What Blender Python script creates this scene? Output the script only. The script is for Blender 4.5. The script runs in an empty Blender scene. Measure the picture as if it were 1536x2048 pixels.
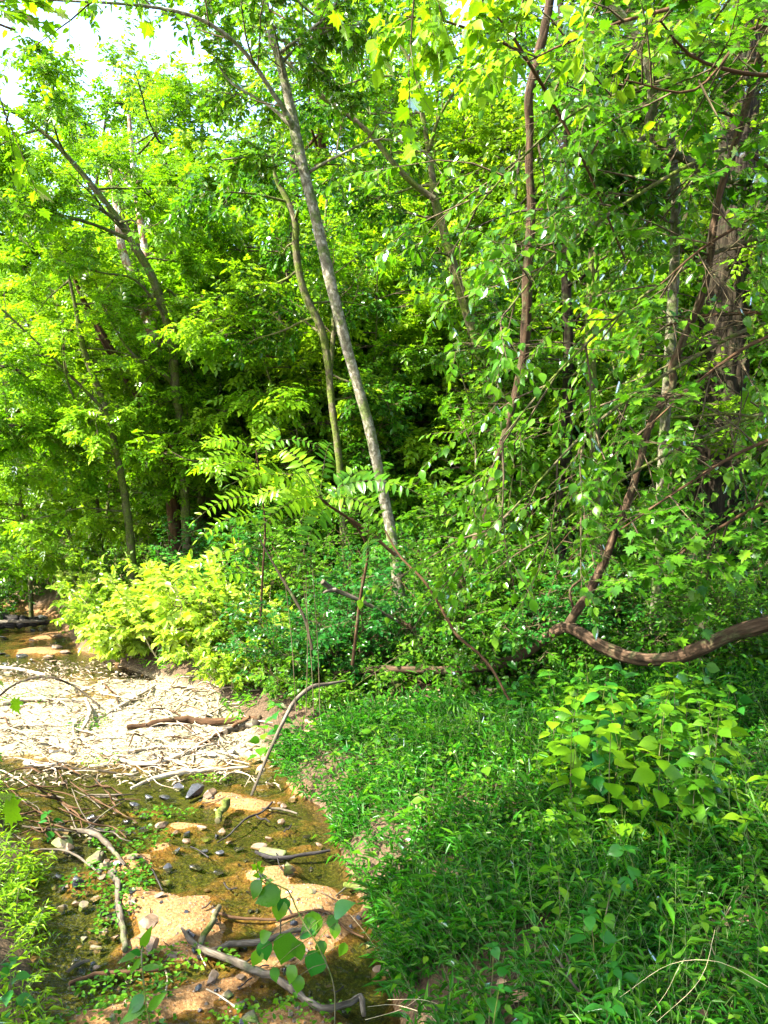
import bpy, math, random
import numpy as np
from mathutils import Vector, Matrix

# ------------------------------------------------------------------ camera, sky, sun, exposure
SC = bpy.context.scene
COL = SC.collection
F, CX, CY, HOR = 1541.0, 768.0, 1024.0, 980.0
CAM = np.array([0.0, 0.0, 2.6])
PITCH = math.atan((CY - HOR) / F)
cam_d = bpy.data.cameras.new('camera')
cam_d.sensor_fit = 'VERTICAL'
cam_d.sensor_height = 24.0
cam_d.lens = 24.0 * F / 2048.0
cam_d.clip_start = 0.05
cam_d.clip_end = 600
cam = bpy.data.objects.new('camera', cam_d)
cam.location = CAM
cam.rotation_euler = (math.pi / 2 - PITCH, 0, 0)
COL.objects.link(cam)
SC.camera = cam

SUN_DIR = np.array([-0.82, -0.36, 0.95])          # towards the sun
SUN_DIR = SUN_DIR / np.linalg.norm(SUN_DIR)
world = bpy.data.worlds.new('World')
SC.world = world
world.use_nodes = True
wn = world.node_tree
bg = wn.nodes['Background']
sky = wn.nodes.new('ShaderNodeTexSky')
sky.sky_type = 'NISHITA'
sky.sun_disc = False
sky.sun_elevation = math.asin(SUN_DIR[2])
sky.sun_rotation = math.atan2(SUN_DIR[0], SUN_DIR[1])
sky.air_density = 1.0
sky.dust_density = 2.0
wn.links.new(sky.outputs[0], bg.inputs[0])
bg.inputs[1].default_value = 0.15
sun_d = bpy.data.lights.new('sun', 'SUN')
sun_d.energy = 5.0
sun_d.angle = math.radians(0.6)
sun_d.color = (1.0, 0.95, 0.86)
sun = bpy.data.objects.new('sun', sun_d)
sun.rotation_euler = Vector(SUN_DIR).to_track_quat('Z', 'Y').to_euler()
COL.objects.link(sun)
SC.view_settings.view_transform = 'Standard'
SC.view_settings.look = 'None'
SC.view_settings.gamma = 1.0
SC.view_settings.use_curve_mapping = False
SC.view_settings.exposure = 2.95
SC.cycles.max_bounces = 8
SC.cycles.diffuse_bounces = 5
SC.cycles.glossy_bounces = 2
SC.cycles.transmission_bounces = 6
SC.cycles.transparent_max_bounces = 8
SC.cycles.sample_clamp_indirect = 6.0

# ------------------------------------------------------------------ maths helpers
rng = np.random.default_rng(7)
random.seed(7)
Z = np.array([0.0, 0.0, 1.0])


def nrm(v):
    return v / np.maximum(np.linalg.norm(v, axis=-1, keepdims=True), 1e-9)


def ray(px, py):
    u = (px - CX) / F
    v = (CY - py) / F
    return np.array([u, math.cos(PITCH) + v * math.sin(PITCH), -math.sin(PITCH) + v * math.cos(PITCH)])


def at(px, py, Y):
    d = ray(px, py)
    return CAM + d * (Y / d[1])


def pix(p):
    d = np.asarray(p) - CAM
    fw = d[..., 1] * math.cos(PITCH) - d[..., 2] * math.sin(PITCH)
    up = d[..., 1] * math.sin(PITCH) + d[..., 2] * math.cos(PITCH)
    return CX + F * d[..., 0] / fw, CY - F * up / fw


_H = np.random.default_rng(3).random((256, 256))


def vnoise(x, y):
    x = np.asarray(x, float); y = np.asarray(y, float)
    xi = np.floor(x).astype(int); yi = np.floor(y).astype(int)
    fx = x - xi; fy = y - yi
    fx = fx * fx * (3 - 2 * fx); fy = fy * fy * (3 - 2 * fy)
    a = _H[xi % 256, yi % 256]; b = _H[(xi + 1) % 256, yi % 256]
    c = _H[xi % 256, (yi + 1) % 256]; d = _H[(xi + 1) % 256, (yi + 1) % 256]
    return (a * (1 - fx) + b * fx) * (1 - fy) + (c * (1 - fx) + d * fx) * fy - 0.5


def fbm(x, y, o=3):
    s, a = 0, 1.0
    for k in range(o):
        s = s + a * vnoise(x * 2 ** k + 17 * k, y * 2 ** k + 31 * k)
        a *= 0.5
    return s


# ------------------------------------------------------------------ terrain shape
YR = [0, 2, 3, 4, 5, 6, 7, 8, 9.5, 11, 12.5, 16, 18, 25, 60, 300]
XR = [0.7, 0.4, 0.2, 0.02, -0.22, -0.5, -0.95, -1.4, -2.1, -3.6, -5.0, -6.9, -9.6, -24, -90, -400]
YL = [0, 3, 4, 5, 6, 7, 8, 9.5, 12.5, 16, 18, 25, 60, 300]
XL = [-1.0, -1.35, -1.75, -2.3, -2.9, -3.7, -4.7, -6.0, -7.4, -8.6, -12, -27, -94, -404]


def plane_xy(px, py):
    d = ray(px, py)
    t = -CAM[2] / d[2]
    p = CAM + d * t
    return p[0], p[1]


BARS = []   # sand bars: pixel centre, half size in metres x / y, height
for px, py, sx, sy, h in [(255, 1725, .16, .16, .08), (340, 1825, .26, .30, .07), (400, 1870, .22, .25, .075), (270, 1790, .12, .2, .06),
                          (500, 1612, .22, .2, .08), (545, 1748, .2, .16, .08), (615, 1788, .26, .16, .09), (650, 1850, .3, .2, .085),
                          (560, 1905, .3, .16, .07), (370, 2010, .3, .16, .08), (480, 1960, .22, .14, .07), (430, 1598, .16, .14, .07),
                          (370, 1650, .22, .12, .07), (260, 1900, .1, .14, .05), (200, 2040, .22, .1, .08), (560, 2040, .3, .12, .08),
                          (330, 1690, .14, .1, .06), (620, 1690, .2, .1, .06), (300, 1620, .2, .1, .06), (560, 1660, .12, .1, .06),
                          (75, 1300, .5, .4, .09), (110, 1270, .4, .5, .09), (150, 1760, .2, .2, .06)]:
    bx, by = plane_xy(px, py)
    BARS.append((bx, by, sx, sy, h))


def ground(x, y):
    x = np.asarray(x, float); y = np.asarray(y, float)
    xr = np.interp(y, YR, XR) + 0.12 * vnoise(y * 2.1, y * 0 + 5)
    xl = np.interp(y, YL, XL) + 0.18 * vnoise(y * 1.9, y * 0 + 9)
    dr = np.maximum(x - xr, 0); dl = np.maximum(xl - x, 0)
    bed = -0.055 + 0.055 * fbm(x * 2.3, y * 2.3, 3) + 0.02 * vnoise(x * 14, y * 14)
    for bx, by, sx, sy, h in BARS:
        bed = bed + h * np.exp(-(((x - bx) / sx) ** 2 + ((y - by) / sy) ** 2))
    gb = np.clip((y - 6.9) / 0.6, 0, 1) * np.clip((10.9 - y) / 0.8, 0, 1)
    bed = bed + gb * (0.085 + 0.05 * fbm(x * 1.3, y * 1.3, 2))
    far = np.clip((y - 18) / 10, 0, 1)
    bank_r = 0.42 * (1 - np.exp(-dr / 0.45)) + 0.06 * np.maximum(x + 0.5, 0) * (dr > 0) + 0.14 * fbm(x * .5, y * .5) * np.minimum(dr, 1)
    bank_r = bank_r + 0.09 * np.maximum(x - 5, 0) + 0.05 * np.maximum(y - 16, 0) * np.clip((x + 8 + (y - 16) * .3) / 8, 0, 1)
    bank_l = 0.32 * (1 - np.exp(-dl / 0.5)) + 0.01 * dl + 0.1 * fbm(x * .6 + 9, y * .6) * np.minimum(dl, 1) + 0.02 * np.maximum(y - 25, 0)
    hill = np.clip((y - 45) / 60, 0, 1) ** 2 * 10
    small = 0.025 * fbm(x * 5, y * 5, 2)
    return np.where(dr > 0, bed * np.exp(-dr / .2) + bank_r, np.where(dl > 0, bed * np.exp(-dl / .2) + bank_l, bed)) + hill + small * (1 - far)


_TT = 1.2 * 1.012 ** np.arange(350)


def G(px, py, h=0.0):
    """the point of the ground seen at a pixel, raised by h"""
    d = ray(px, py)
    lo, hi = 1.2, 78.0
    for n in range(2):
        tt = _TT if n == 0 else np.linspace(lo, hi, 12)
        p = CAM[None] + d[None] * tt[:, None]
        under = p[:, 2] - h < ground(p[:, 0], p[:, 1])
        k = int(np.argmax(under)) if under.any() else len(tt) - 1
        lo, hi = tt[max(k - 1, 0)], tt[k]
    p = p[k]
    p[2] = float(ground(p[0], p[1])) + h
    return p


# ------------------------------------------------------------------ mesh helpers
class MB:
    """collects vertices, faces, uvs; faces are arrays of one corner count each"""

    def __init__(s):
        s.v, s.f, s.n, s.uv, s.mi, s.rnd = [], [], 0, [], [], []

    def add(s, v, f, mi=0, uv=None, rnd=None):
        v = np.asarray(v, float).reshape(-1, 3)
        f = np.asarray(f, int)
        s.v.append(v)
        s.f.append(f + s.n)
        s.n += len(v)
        s.mi.append(np.full(len(f), mi))
        s.uv.append(uv if uv is not None else np.zeros((f.size, 2)))
        s.rnd.append(rnd if rnd is not None else np.full(len(f), .5))

    def mesh(s, name, mats, smooth=True):
        me = bpy.data.meshes.new(name)
        v = np.concatenate(s.v)
        li = np.concatenate([f.ravel() for f in s.f])
        cnt = np.concatenate([np.full(len(f), f.shape[1]) for f in s.f])
        st = np.concatenate([[0], np.cumsum(cnt)[:-1]])
        me.vertices.add(len(v)); me.vertices.foreach_set('co', v.ravel())
        me.loops.add(len(li)); me.loops.foreach_set('vertex_index', li)
        me.polygons.add(len(cnt)); me.polygons.foreach_set('loop_start', st)
        me.polygons.foreach_set('loop_total', cnt)
        me.polygons.foreach_set('material_index', np.concatenate(s.mi))
        me.polygons.foreach_set('use_smooth', np.full(len(cnt), smooth))
        u = me.uv_layers.new(name='UVMap')
        u.data.foreach_set('uv', np.concatenate(s.uv).ravel())
        a = me.attributes.new('rnd', 'FLOAT', 'FACE')
        a.data.foreach_set('value', np.concatenate(s.rnd))
        for m in mats:
            me.materials.append(m)
        me.update(calc_edges=True)
        return me

    def obj(s, name, mats, parent=None, smooth=True, kind=None):
        if not isinstance(mats, (list, tuple)):
            mats = [mats]
        return link(name, s.mesh(name, mats, smooth), parent, kind)


def link(name, me, parent=None, kind=None):
    o = bpy.data.objects.new(name, me)
    COL.objects.link(o)
    if parent is not None:
        o.parent = parent
        o.matrix_parent_inverse = Matrix.Translation(-Vector(parent.location))
    if kind:
        o['kind'] = kind
    return o


def tag(o, label, cat, group=None):
    o['label'] = label
    o['category'] = cat
    if group:
        o['group'] = group
    return o


def thing(name, label, cat, loc, group=None):
    o = bpy.data.objects.new(name, None)
    o.location = loc
    o.empty_display_size = .2
    COL.objects.link(o)
    return tag(o, label, cat, group)


def spline(pts, rad, step):
    """Catmull-Rom through pts (n,3) with radii"""
    P = np.asarray(pts, float); R = np.asarray(rad, float)
    Q = np.vstack([2 * P[0] - P[1], P, 2 * P[-1] - P[-2]])
    out, ro = [], []
    for i in range(len(P) - 1):
        a, b, c, d = Q[i:i + 4]
        n = max(2, int(np.linalg.norm(c - b) / step))
        for k in range(n):
            t = k / n
            out.append(.5 * (2 * b + (c - a) * t + (2 * a - 5 * b + 4 * c - d) * t * t + (3 * b - a - 3 * c + d) * t ** 3))
            ro.append(R[i] * (1 - t) + R[i + 1] * t)
    out.append(P[-1]); ro.append(R[-1])
    return np.array(out), np.array(ro)


def tube(mb, P, R, sides=10, rough=.06, ridges=0.0, mi=0, seed=0, cap=True):
    n = len(P)
    T = nrm(np.gradient(P, axis=0))
    ref = np.array([0.31, 0.93, 0.2]) if abs(T[0][1]) < .8 else np.array([1., 0, .2])
    A = np.zeros_like(P)
    a = np.cross(T[0], ref)
    for i in range(n):
        a = a - T[i] * a.dot(T[i]); a = a / np.linalg.norm(a)
        A[i] = a
    B = np.cross(T, A)
    th = np.arange(sides) / sides * 2 * math.pi
    L = np.concatenate([[0], np.cumsum(np.linalg.norm(np.diff(P, axis=0), axis=1))])
    rr = R[:, None] * (1 + rough * 2 * fbm(L[:, None] / max(R.mean() * 3, .02) + seed * 7.3, 1.3 * np.sin(th)[None, :] + 1.7 * np.cos(th + seed)[None, :] + seed, 2))
    if ridges:
        ph = 2.2 * fbm(L[:, None] * 1.6 + seed, np.cos(th)[None, :] * 2 + 5, 3)
        rr = rr * (1 + ridges * np.abs(np.sin(th[None, :] * 9 + ph * 2)) * (1 + .8 * vnoise(L[:, None] * 6, th[None, :] * 7)) - ridges * .5)
    V = P[:, None] + rr[..., None] * (np.cos(th)[None, :, None] * A[:, None] + np.sin(th)[None, :, None] * B[:, None])
    V = V.reshape(-1, 3)
    i = np.arange(n - 1)[:, None]; j = np.arange(sides)[None, :]
    j2 = (j + 1) % sides
    f = np.stack([i * sides + j, i * sides + j2, (i + 1) * sides + j2, (i + 1) * sides + j], -1).reshape(-1, 4)
    C = 2 * math.pi * R.mean()
    u0 = np.broadcast_to(j / sides * C, (n - 1, sides)); u1 = np.broadcast_to((j + 1) / sides * C, (n - 1, sides))
    v0 = np.broadcast_to(L[:-1, None], (n - 1, sides)); v1 = np.broadcast_to(L[1:, None], (n - 1, sides))
    uv = np.stack([np.stack([u0, v0], -1), np.stack([u1, v0], -1), np.stack([u1, v1], -1), np.stack([u0, v1], -1)], 2).reshape(-1, 2)
    mb.add(V, f, mi, uv)
    if cap:
        for e, s in ((0, -1), (n - 1, 1)):
            ring = np.arange(sides)
            c = P[e] + T[e] * s * R[e] * .4
            vv = np.vstack([V[e * sides:(e + 1) * sides], c])
            k = np.stack([ring, (ring + 1) % sides, np.full(sides, sides)], -1)
            mb.add(vv, k, mi)


# ---- vectorised branching
def grow(S, D, L, seg, wig, grav, g=rng):
    T = len(S)
    P = np.zeros((T, seg + 1, 3)); P[:, 0] = S
    d = nrm(D); st = np.asarray(L)[:, None] / seg
    for k in range(seg):
        d = nrm(d + g.normal(0, wig, (T, 3)) + np.array([0, 0, grav]))
        P[:, k + 1] = P[:, k] + d * st
    return P


def kids(P, per, t0, t1, ang, flat, L, ratio, g=rng, up=0.0):
    T, n, _ = P.shape
    t = t0 + (t1 - t0) * (np.arange(per)[None] + g.random((T, per))) / per
    f = t * (n - 1); i = np.minimum(f.astype(int), n - 2); w = (f - i)[..., None]
    r = np.arange(T)[:, None]
    a, b = P[r, i], P[r, i + 1]
    pos = a * (1 - w) + b * w
    tan = nrm(b - a)
    q = g.normal(0, 1, (T, per, 3)); q[..., 2] *= (1 - flat)
    q[..., 2] += up
    q = nrm(q - tan * (q * tan).sum(-1, keepdims=True))
    an = ang * g.uniform(.75, 1.25, (T, per, 1))
    d = nrm(tan * np.cos(an) + q * np.sin(an))
    ln = np.asarray(L)[:, None] * ratio * (1 - .45 * t) * g.uniform(.65, 1.25, (T, per))
    return pos.reshape(-1, 3), d.reshape(-1, 3), ln.ravel()


def tubes(mb, P, r0, r1, sides=3, mi=1):
    T, n, _ = P.shape
    tan = nrm(np.gradient(P, axis=1))
    A = nrm(np.cross(tan, np.array([.23, .41, .88])))
    B = np.cross(tan, A)
    r0 = np.broadcast_to(np.asarray(r0), (T,))[:, None]; r1 = np.broadcast_to(np.asarray(r1), (T,))[:, None]
    tt = np.linspace(0, 1, n)[None]
    R = r0 * (1 - tt) + r1 * tt
    th = np.arange(sides) / sides * 2 * math.pi
    V = P[:, :, None] + R[..., None, None] * (np.cos(th)[None, None, :, None] * A[:, :, None] + np.sin(th)[None, None, :, None] * B[:, :, None])
    b = (np.arange(T) * n * sides)[:, None, None]
    i = np.arange(n - 1)[None, :, None]; j = np.arange(sides)[None, None]
    j2 = (j + 1) % sides
    f = np.stack([b + i * sides + j, b + i * sides + j2, b + (i + 1) * sides + j2, b + (i + 1) * sides + j], -1).reshape(-1, 4)
    uv = np.zeros((f.size, 2))
    co = V.reshape(-1, 3)[f.ravel()]
    uv[:, 0] = co[:, 0] + co[:, 1]; uv[:, 1] = co[:, 2]
    mb.add(V.reshape(-1, 3), f, mi, uv)


# leaf templates: (x side, y along, z normal), faces
def fold(V):
    return np.array(V, float)


T_DIA = (fold([(0, 0, 0), (.27, .42, .09), (0, 1, -.08), (-.27, .42, .09)]), np.array([(0, 1, 2), (0, 2, 3)]))
T_OVAL = (fold([(0, 0, 0), (.27, .22, .07), (.25, .60, .05), (0, 1, -.12), (-.25, .60, .05), (-.27, .22, .07)]), np.array([(0, 1, 2, 3), (0, 3, 4, 5)]))
T_LANCE = (fold([(0, 0, 0), (.10, .35, .08), (0, 1, -.22), (-.10, .35, .08)]), np.array([(0, 1, 2), (0, 2, 3)]))
_mo = [(0, 0), (.20, -.06), (.20, .12), (.50, .18), (.34, .34), (.52, .56), (.24, .50), (.22, .72), (.12, .68), (0, 1)]
_mo = _mo + [(-a, b) for a, b in _mo[-2:0:-1]]
T_MAPLE = (fold([(0, .32, 0)] + [(a, b, .10 * abs(a) - .10 * b * b) for a, b in _mo]),
           np.array([(0, 1 + k, 1 + (k + 1) % len(_mo)) for k in range(len(_mo))]))


def compound(n_pairs, ll, spread, base=T_DIA, wid=1.0):
    V, Fc, k = [], [], 0
    spec = []
    for i in range(n_pairs):
        y = .25 + .6 * i / n_pairs
        for s in (-1, 1):
            spec.append((s * spread, y, ll * (1 - .1 * i)))
    spec.append((0, .72, ll * 1.1))
    for a, y, l in spec:
        ca, sa = math.cos(a), math.sin(a)
        v = base[0] * l; v[:, 0] *= wid
        x = v[:, 0] * ca + v[:, 1] * sa
        yy = -v[:, 0] * sa + v[:, 1] * ca + y
        V.append(np.stack([x, yy, v[:, 2] - .12 * l * (v[:, 1] / l) ** 2 * (1 if a else .3) - .15 * y * y], -1))
        Fc.append(base[1] + k); k += len(v)
    return np.vstack(V), np.vstack(Fc)


T_COMP = compound(2, .52, 1.0)
T_COMP3 = compound(3, .42, 1.05, T_DIA, .85)


def place_leaves(mb, pos, d, up, size, tpl, mi=0, g=rng):
    N = len(pos)
    if N == 0:
        return
    d = nrm(d); sd = nrm(np.cross(d, up)); nn = np.cross(sd, d)
    V, Fc = tpl
    w = g.uniform(.8, 1.2, N)
    out = pos[:, None] + size[:, None, None] * (V[None, :, 0:1] * w[:, None, None] * sd[:, None] + V[None, :, 1:2] * d[:, None] + V[None, :, 2:3] * nn[:, None] * g.uniform(.3, 1.8, N)[:, None, None])
    f = (Fc[None] + (np.arange(N) * len(V))[:, None, None]).reshape(-1, Fc.shape[1])
    r = np.repeat(g.random(N), len(Fc))
    # uv: along the leaf, for the rib
    uvt = V[Fc.ravel()][:, :2]
    mb.add(out.reshape(-1, 3), f, mi, np.tile(uvt, (N, 1)), r)


def leaves_on(P, per, size, droop, tilt, g=rng, t0=.1, spread=.9):
    """leaf frames along twigs P"""
    T, n, _ = P.shape
    t = t0 + (1 - t0) * (np.arange(per)[None] + g.random((T, per)) * .8) / per
    t[:, -1] = 1
    f = t * (n - 1); i = np.minimum(f.astype(int), n - 2); w = (f - i)[..., None]
    r = np.arange(T)[:, None]
    a, b = P[r, i], P[r, i + 1]
    pos = a * (1 - w) + b * w
    tan = nrm(b - a)
    side = nrm(np.cross(tan, Z)) * np.where(np.arange(per) % 2, 1, -1)[None, :, None]
    side[:, -1] *= 0
    d = tan * .6 + side * spread + g.normal(0, .22, (T, per, 3)); d[..., 2] -= droop
    up = Z + g.normal(0, tilt, (T, per, 3))
    sz = size * g.uniform(.55, 1.25, (T, per))
    return pos.reshape(-1, 3), nrm(d).reshape(-1, 3), up.reshape(-1, 3), sz.ravel()


# ------------------------------------------------------------------ materials
def newmat(name):
    m = bpy.data.materials.new(name)
    m.use_nodes = True
    nt = m.node_tree
    nt.nodes.clear()
    out = nt.nodes.new('ShaderNodeOutputMaterial')
    return m, nt, out


def N(nt, t, **k):
    n = nt.nodes.new(t)
    for a, b in k.items():
        setattr(n, a, b)
    return n


def ramp(nt, fac, stops):
    r = N(nt, 'ShaderNodeValToRGB')
    e = r.color_ramp.elements
    while len(e) < len(stops):
        e.new(0.5)
    for i, (p, c) in enumerate(stops):
        e[i].position = p
        e[i].color = (*c, 1)
    nt.links.new(fac, r.inputs[0])
    return r.outputs[0]


def noise_tex(nt, vec, scale, detail=4, rough=.55, dist=0.0):
    n = N(nt, 'ShaderNodeTexNoise')
    n.inputs['Scale'].default_value = scale
    n.inputs['Detail'].default_value = detail
    n.inputs['Roughness'].default_value = rough
    n.inputs['Distortion'].default_value = dist
    if vec is not None:
        nt.links.new(vec, n.inputs['Vector'])
    return n.outputs[0]


def leaf_mat(name, c0, c1, c2, trans=(1.6, 1.6, .4), tf=.52, gloss=.24, amt=.75):
    m, nt, out = newmat(name)
    lk = nt.links.new
    at_ = N(nt, 'ShaderNodeAttribute', attribute_name='rnd')
    oi = N(nt, 'ShaderNodeObjectInfo')
    ad = N(nt, 'ShaderNodeMath', operation='ADD'); lk(at_.outputs['Fac'], ad.inputs[0]); lk(oi.outputs['Random'], ad.inputs[1])
    hf = N(nt, 'ShaderNodeMath', operation='MULTIPLY'); lk(ad.outputs[0], hf.inputs[0]); hf.inputs[1].default_value = .5
    col = ramp(nt, hf.outputs[0], [(0.1, c0), (0.5, c1), (.9, c2)])
    geo = N(nt, 'ShaderNodeTexCoord')
    nz = noise_tex(nt, geo.outputs['Object'], 60, 2)
    mx = N(nt, 'ShaderNodeMix', data_type='RGBA', blend_type='MULTIPLY')
    mx.inputs[0].default_value = .5
    lk(col, mx.inputs[6])
    lk(ramp(nt, nz, [(.3, (.6, .6, .6)), (.7, (1.25, 1.25, 1.25))]), mx.inputs[7])
    col = mx.outputs[2]
    tm = N(nt, 'ShaderNodeMix', data_type='RGBA', blend_type='MULTIPLY')
    tm.inputs[0].default_value = 1
    lk(col, tm.inputs[6]); tm.inputs[7].default_value = (*trans, 1)
    df = N(nt, 'ShaderNodeBsdfDiffuse'); lk(col, df.inputs[0])
    tr = N(nt, 'ShaderNodeBsdfTranslucent'); lk(tm.outputs[2], tr.inputs[0])
    mi = N(nt, 'ShaderNodeMixShader'); mi.inputs[0].default_value = tf
    lk(df.outputs[0], mi.inputs[1]); lk(tr.outputs[0], mi.inputs[2])
    gl = N(nt, 'ShaderNodeBsdfGlossy'); gl.inputs['Roughness'].default_value = gloss
    gl.inputs[0].default_value = (1, 1, 1, 1)
    fr = N(nt, 'ShaderNodeLayerWeight'); fr.inputs[0].default_value = .22
    fm = N(nt, 'ShaderNodeMath', operation='MULTIPLY'); lk(fr.outputs['Fresnel'], fm.inputs[0]); fm.inputs[1].default_value = amt
    ms = N(nt, 'ShaderNodeMixShader'); lk(fm.outputs[0], ms.inputs[0]); lk(mi.outputs[0], ms.inputs[1]); lk(gl.outputs[0], ms.inputs[2])
    lk(ms.outputs[0], out.inputs[0])
    return m


def bark_mat(name, dark, mid, pale, moss, moss_amt=.5, stretch=.18, bump=.5, scale=22):
    m, nt, out = newmat(name)
    lk = nt.links.new
    uv = N(nt, 'ShaderNodeUVMap')
    mp = N(nt, 'ShaderNodeMapping'); mp.inputs['Scale'].default_value = (1, stretch, 1)
    lk(uv.outputs[0], mp.inputs[0])
    tc = N(nt, 'ShaderNodeTexCoord')
    n1 = noise_tex(nt, mp.outputs[0], scale, 6, .65, .6)
    col = ramp(nt, n1, [(.32, dark), (.5, mid), (.7, pale)])
    n2 = noise_tex(nt, tc.outputs['Object'], 5.5, 5, .7)
    msk = ramp(nt, n2, [(.62 - .3 * moss_amt, (0, 0, 0)), (.72 - .3 * moss_amt, (1, 1, 1))])
    n3 = noise_tex(nt, tc.outputs['Object'], 40, 3)
    mx = N(nt, 'ShaderNodeMix', data_type='RGBA'); lk(msk, mx.inputs[0]); lk(col, mx.inputs[6])
    mc = ramp(nt, n3, [(.35, tuple(a * .5 for a in moss)), (.65, tuple(a * 1.4 for a in moss))])
    lk(mc, mx.inputs[7])
    b = N(nt, 'ShaderNodeBsdfPrincipled')
    b.inputs['Roughness'].default_value = .9
    b.inputs['Specular IOR Level'].default_value = .12
    lk(mx.outputs[2], b.inputs['Base Color'])
    bp = N(nt, 'ShaderNodeBump'); bp.inputs['Strength'].default_value = bump; bp.inputs['Distance'].default_value = .012
    lk(n1, bp.inputs['Height']); lk(bp.outputs[0], b.inputs['Normal'])
    lk(b.outputs[0], out.inputs[0])
    return m


def rock_mat(name, c0, c1, moss=None, rough=.5):
    m, nt, out = newmat(name)
    lk = nt.links.new
    tc = N(nt, 'ShaderNodeTexCoord')
    oi = N(nt, 'ShaderNodeObjectInfo')
    n1 = noise_tex(nt, tc.outputs['Object'], 18, 6, .7)
    col = ramp(nt, n1, [(.3, c0), (.7, c1)])
    if moss:
        n2 = noise_tex(nt, tc.outputs['Object'], 9, 4)
        mx = N(nt, 'ShaderNodeMix', data_type='RGBA')
        lk(ramp(nt, n2, [(.42, (0, 0, 0)), (.55, (1, 1, 1))]), mx.inputs[0]); lk(col, mx.inputs[6]); mx.inputs[7].default_value = (*moss, 1)
        col = mx.outputs[2]
    b = N(nt, 'ShaderNodeBsdfPrincipled')
    b.inputs['Roughness'].default_value = rough
    lk(col, b.inputs['Base Color'])
    bp = N(nt, 'ShaderNodeBump'); bp.inputs['Strength'].default_value = .6; bp.inputs['Distance'].default_value = .01
    lk(n1, bp.inputs['Height']); lk(bp.outputs[0], b.inputs['Normal'])
    lk(b.outputs[0], out.inputs[0])
    return m


M = {}
M['leaf'] = leaf_mat('leaf_green', (.020, .085, .004), (.052, .155, .007), (.12, .23, .010), amt=.5)
M['leaf_b'] = leaf_mat('leaf_bluegreen', (.010, .08, .010), (.024, .13, .014), (.05, .18, .014), amt=.6)
M['leaf_y'] = leaf_mat('leaf_yellowgreen', (.06, .17, .004), (.12, .25, .008), (.20, .32, .012), amt=.35)
M['leaf_far'] = leaf_mat('leaf_far', (.04, .13, .005), (.10, .21, .008), (.19, .30, .014), amt=.5)
M['leaf_sunlit'] = leaf_mat('leaf_sunlit', (.10, .20, .012), (.20, .31, .02), (.32, .42, .07), amt=.5)  # strong sun on the bar bushes put into the leaf colour
M['grass'] = leaf_mat('stilt_grass', (.012, .085, .005), (.035, .16, .007), (.10, .25, .010), amt=.3)
M['blotch'] = None
M['pale'] = bark_mat('pale_bark', (.035, .03, .018), (.13, .115, .075), (.34, .32, .25), (.07, .09, .025), .45, .6, .9, 26)
M['blotch'] = bark_mat('blotched_bark', (.025, .022, .012), (.075, .068, .04), (.19, .18, .13), (.05, .07, .018), .5, .5, .9, 22)
M['mossy'] = bark_mat('mossy_bark', (.02, .018, .009), (.07, .06, .028), (.15, .14, .08), (.065, .085, .012), .6, .4, .9)
M['brown'] = bark_mat('brown_bark', (.012, .007, .003), (.050, .026, .011), (.12, .068, .032), (.07, .06, .03), .1, .12, 1.0)
M['vine'] = bark_mat('vine_bark', (.009, .006, .003), (.042, .025, .013), (.12, .076, .044), (.05, .05, .02), .3, .10, 1.0, 34)
M['oak'] = bark_mat('ridged_bark', (.003, .002, .001), (.014, .010, .005), (.045, .034, .020), (.02, .026, .008), .25, .10, 1.0, 26)
M['dark'] = bark_mat('dark_bark', (.004, .003, .002), (.020, .015, .008), (.055, .043, .026), (.035, .042, .014), .25, .16, 1.0, 16)
M['peel'] = bark_mat('peeling_bark', (.06, .03, .02), (.22, .11, .065), (.50, .42, .34), (.42, .38, .32), .45, .25, .9, 12)
M['twig'] = bark_mat('twig_bark', (.02, .014, .008), (.055, .04, .02), (.11, .085, .05), (.06, .065, .02), .2)
M['drift'] = bark_mat('dry_driftwood', (.10, .075, .045), (.26, .21, .14), (.50, .44, .35), (.24, .22, .13), .1, .15, .8, 30)
M['wetwood'] = bark_mat('grey_wood', (.018, .014, .009), (.065, .052, .035), (.17, .145, .11), (.07, .08, .03), .2, .15, .9, 30)
M['blackwood'] = bark_mat('black_wet_wood', (.006, .005, .005), (.022, .019, .017), (.06, .052, .048), (.02, .02, .009), .2, .2, .9, 30)
M['rock_dark'] = rock_mat('dark_wet_rock', (.008, .008, .009), (.045, .045, .044), None, .25)
M['rock_tan'] = rock_mat('tan_rock', (.045, .028, .013), (.16, .10, .055), None, .6)
M['rock_pale'] = rock_mat('pale_gravel', (.14, .12, .08), (.42, .37, .29), None, .8)
M['rock_moss'] = rock_mat('mossy_rock', (.04, .035, .02), (.14, .10, .05), (.07, .10, .012), .8)
M['dead_leaf'] = rock_mat('dead_leaf', (.20, .10, .05), (.48, .30, .17), None, .8)
M['stalk'] = rock_mat('green_stalk', (.04, .08, .01), (.10, .14, .03), None, .7)
M['debris'] = rock_mat('bleached_debris', (.13, .085, .04), (.42, .34, .22), None, .8)
M['straw'] = rock_mat('dry_straw', (.28, .22, .10), (.50, .42, .24), None, .8)


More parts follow.
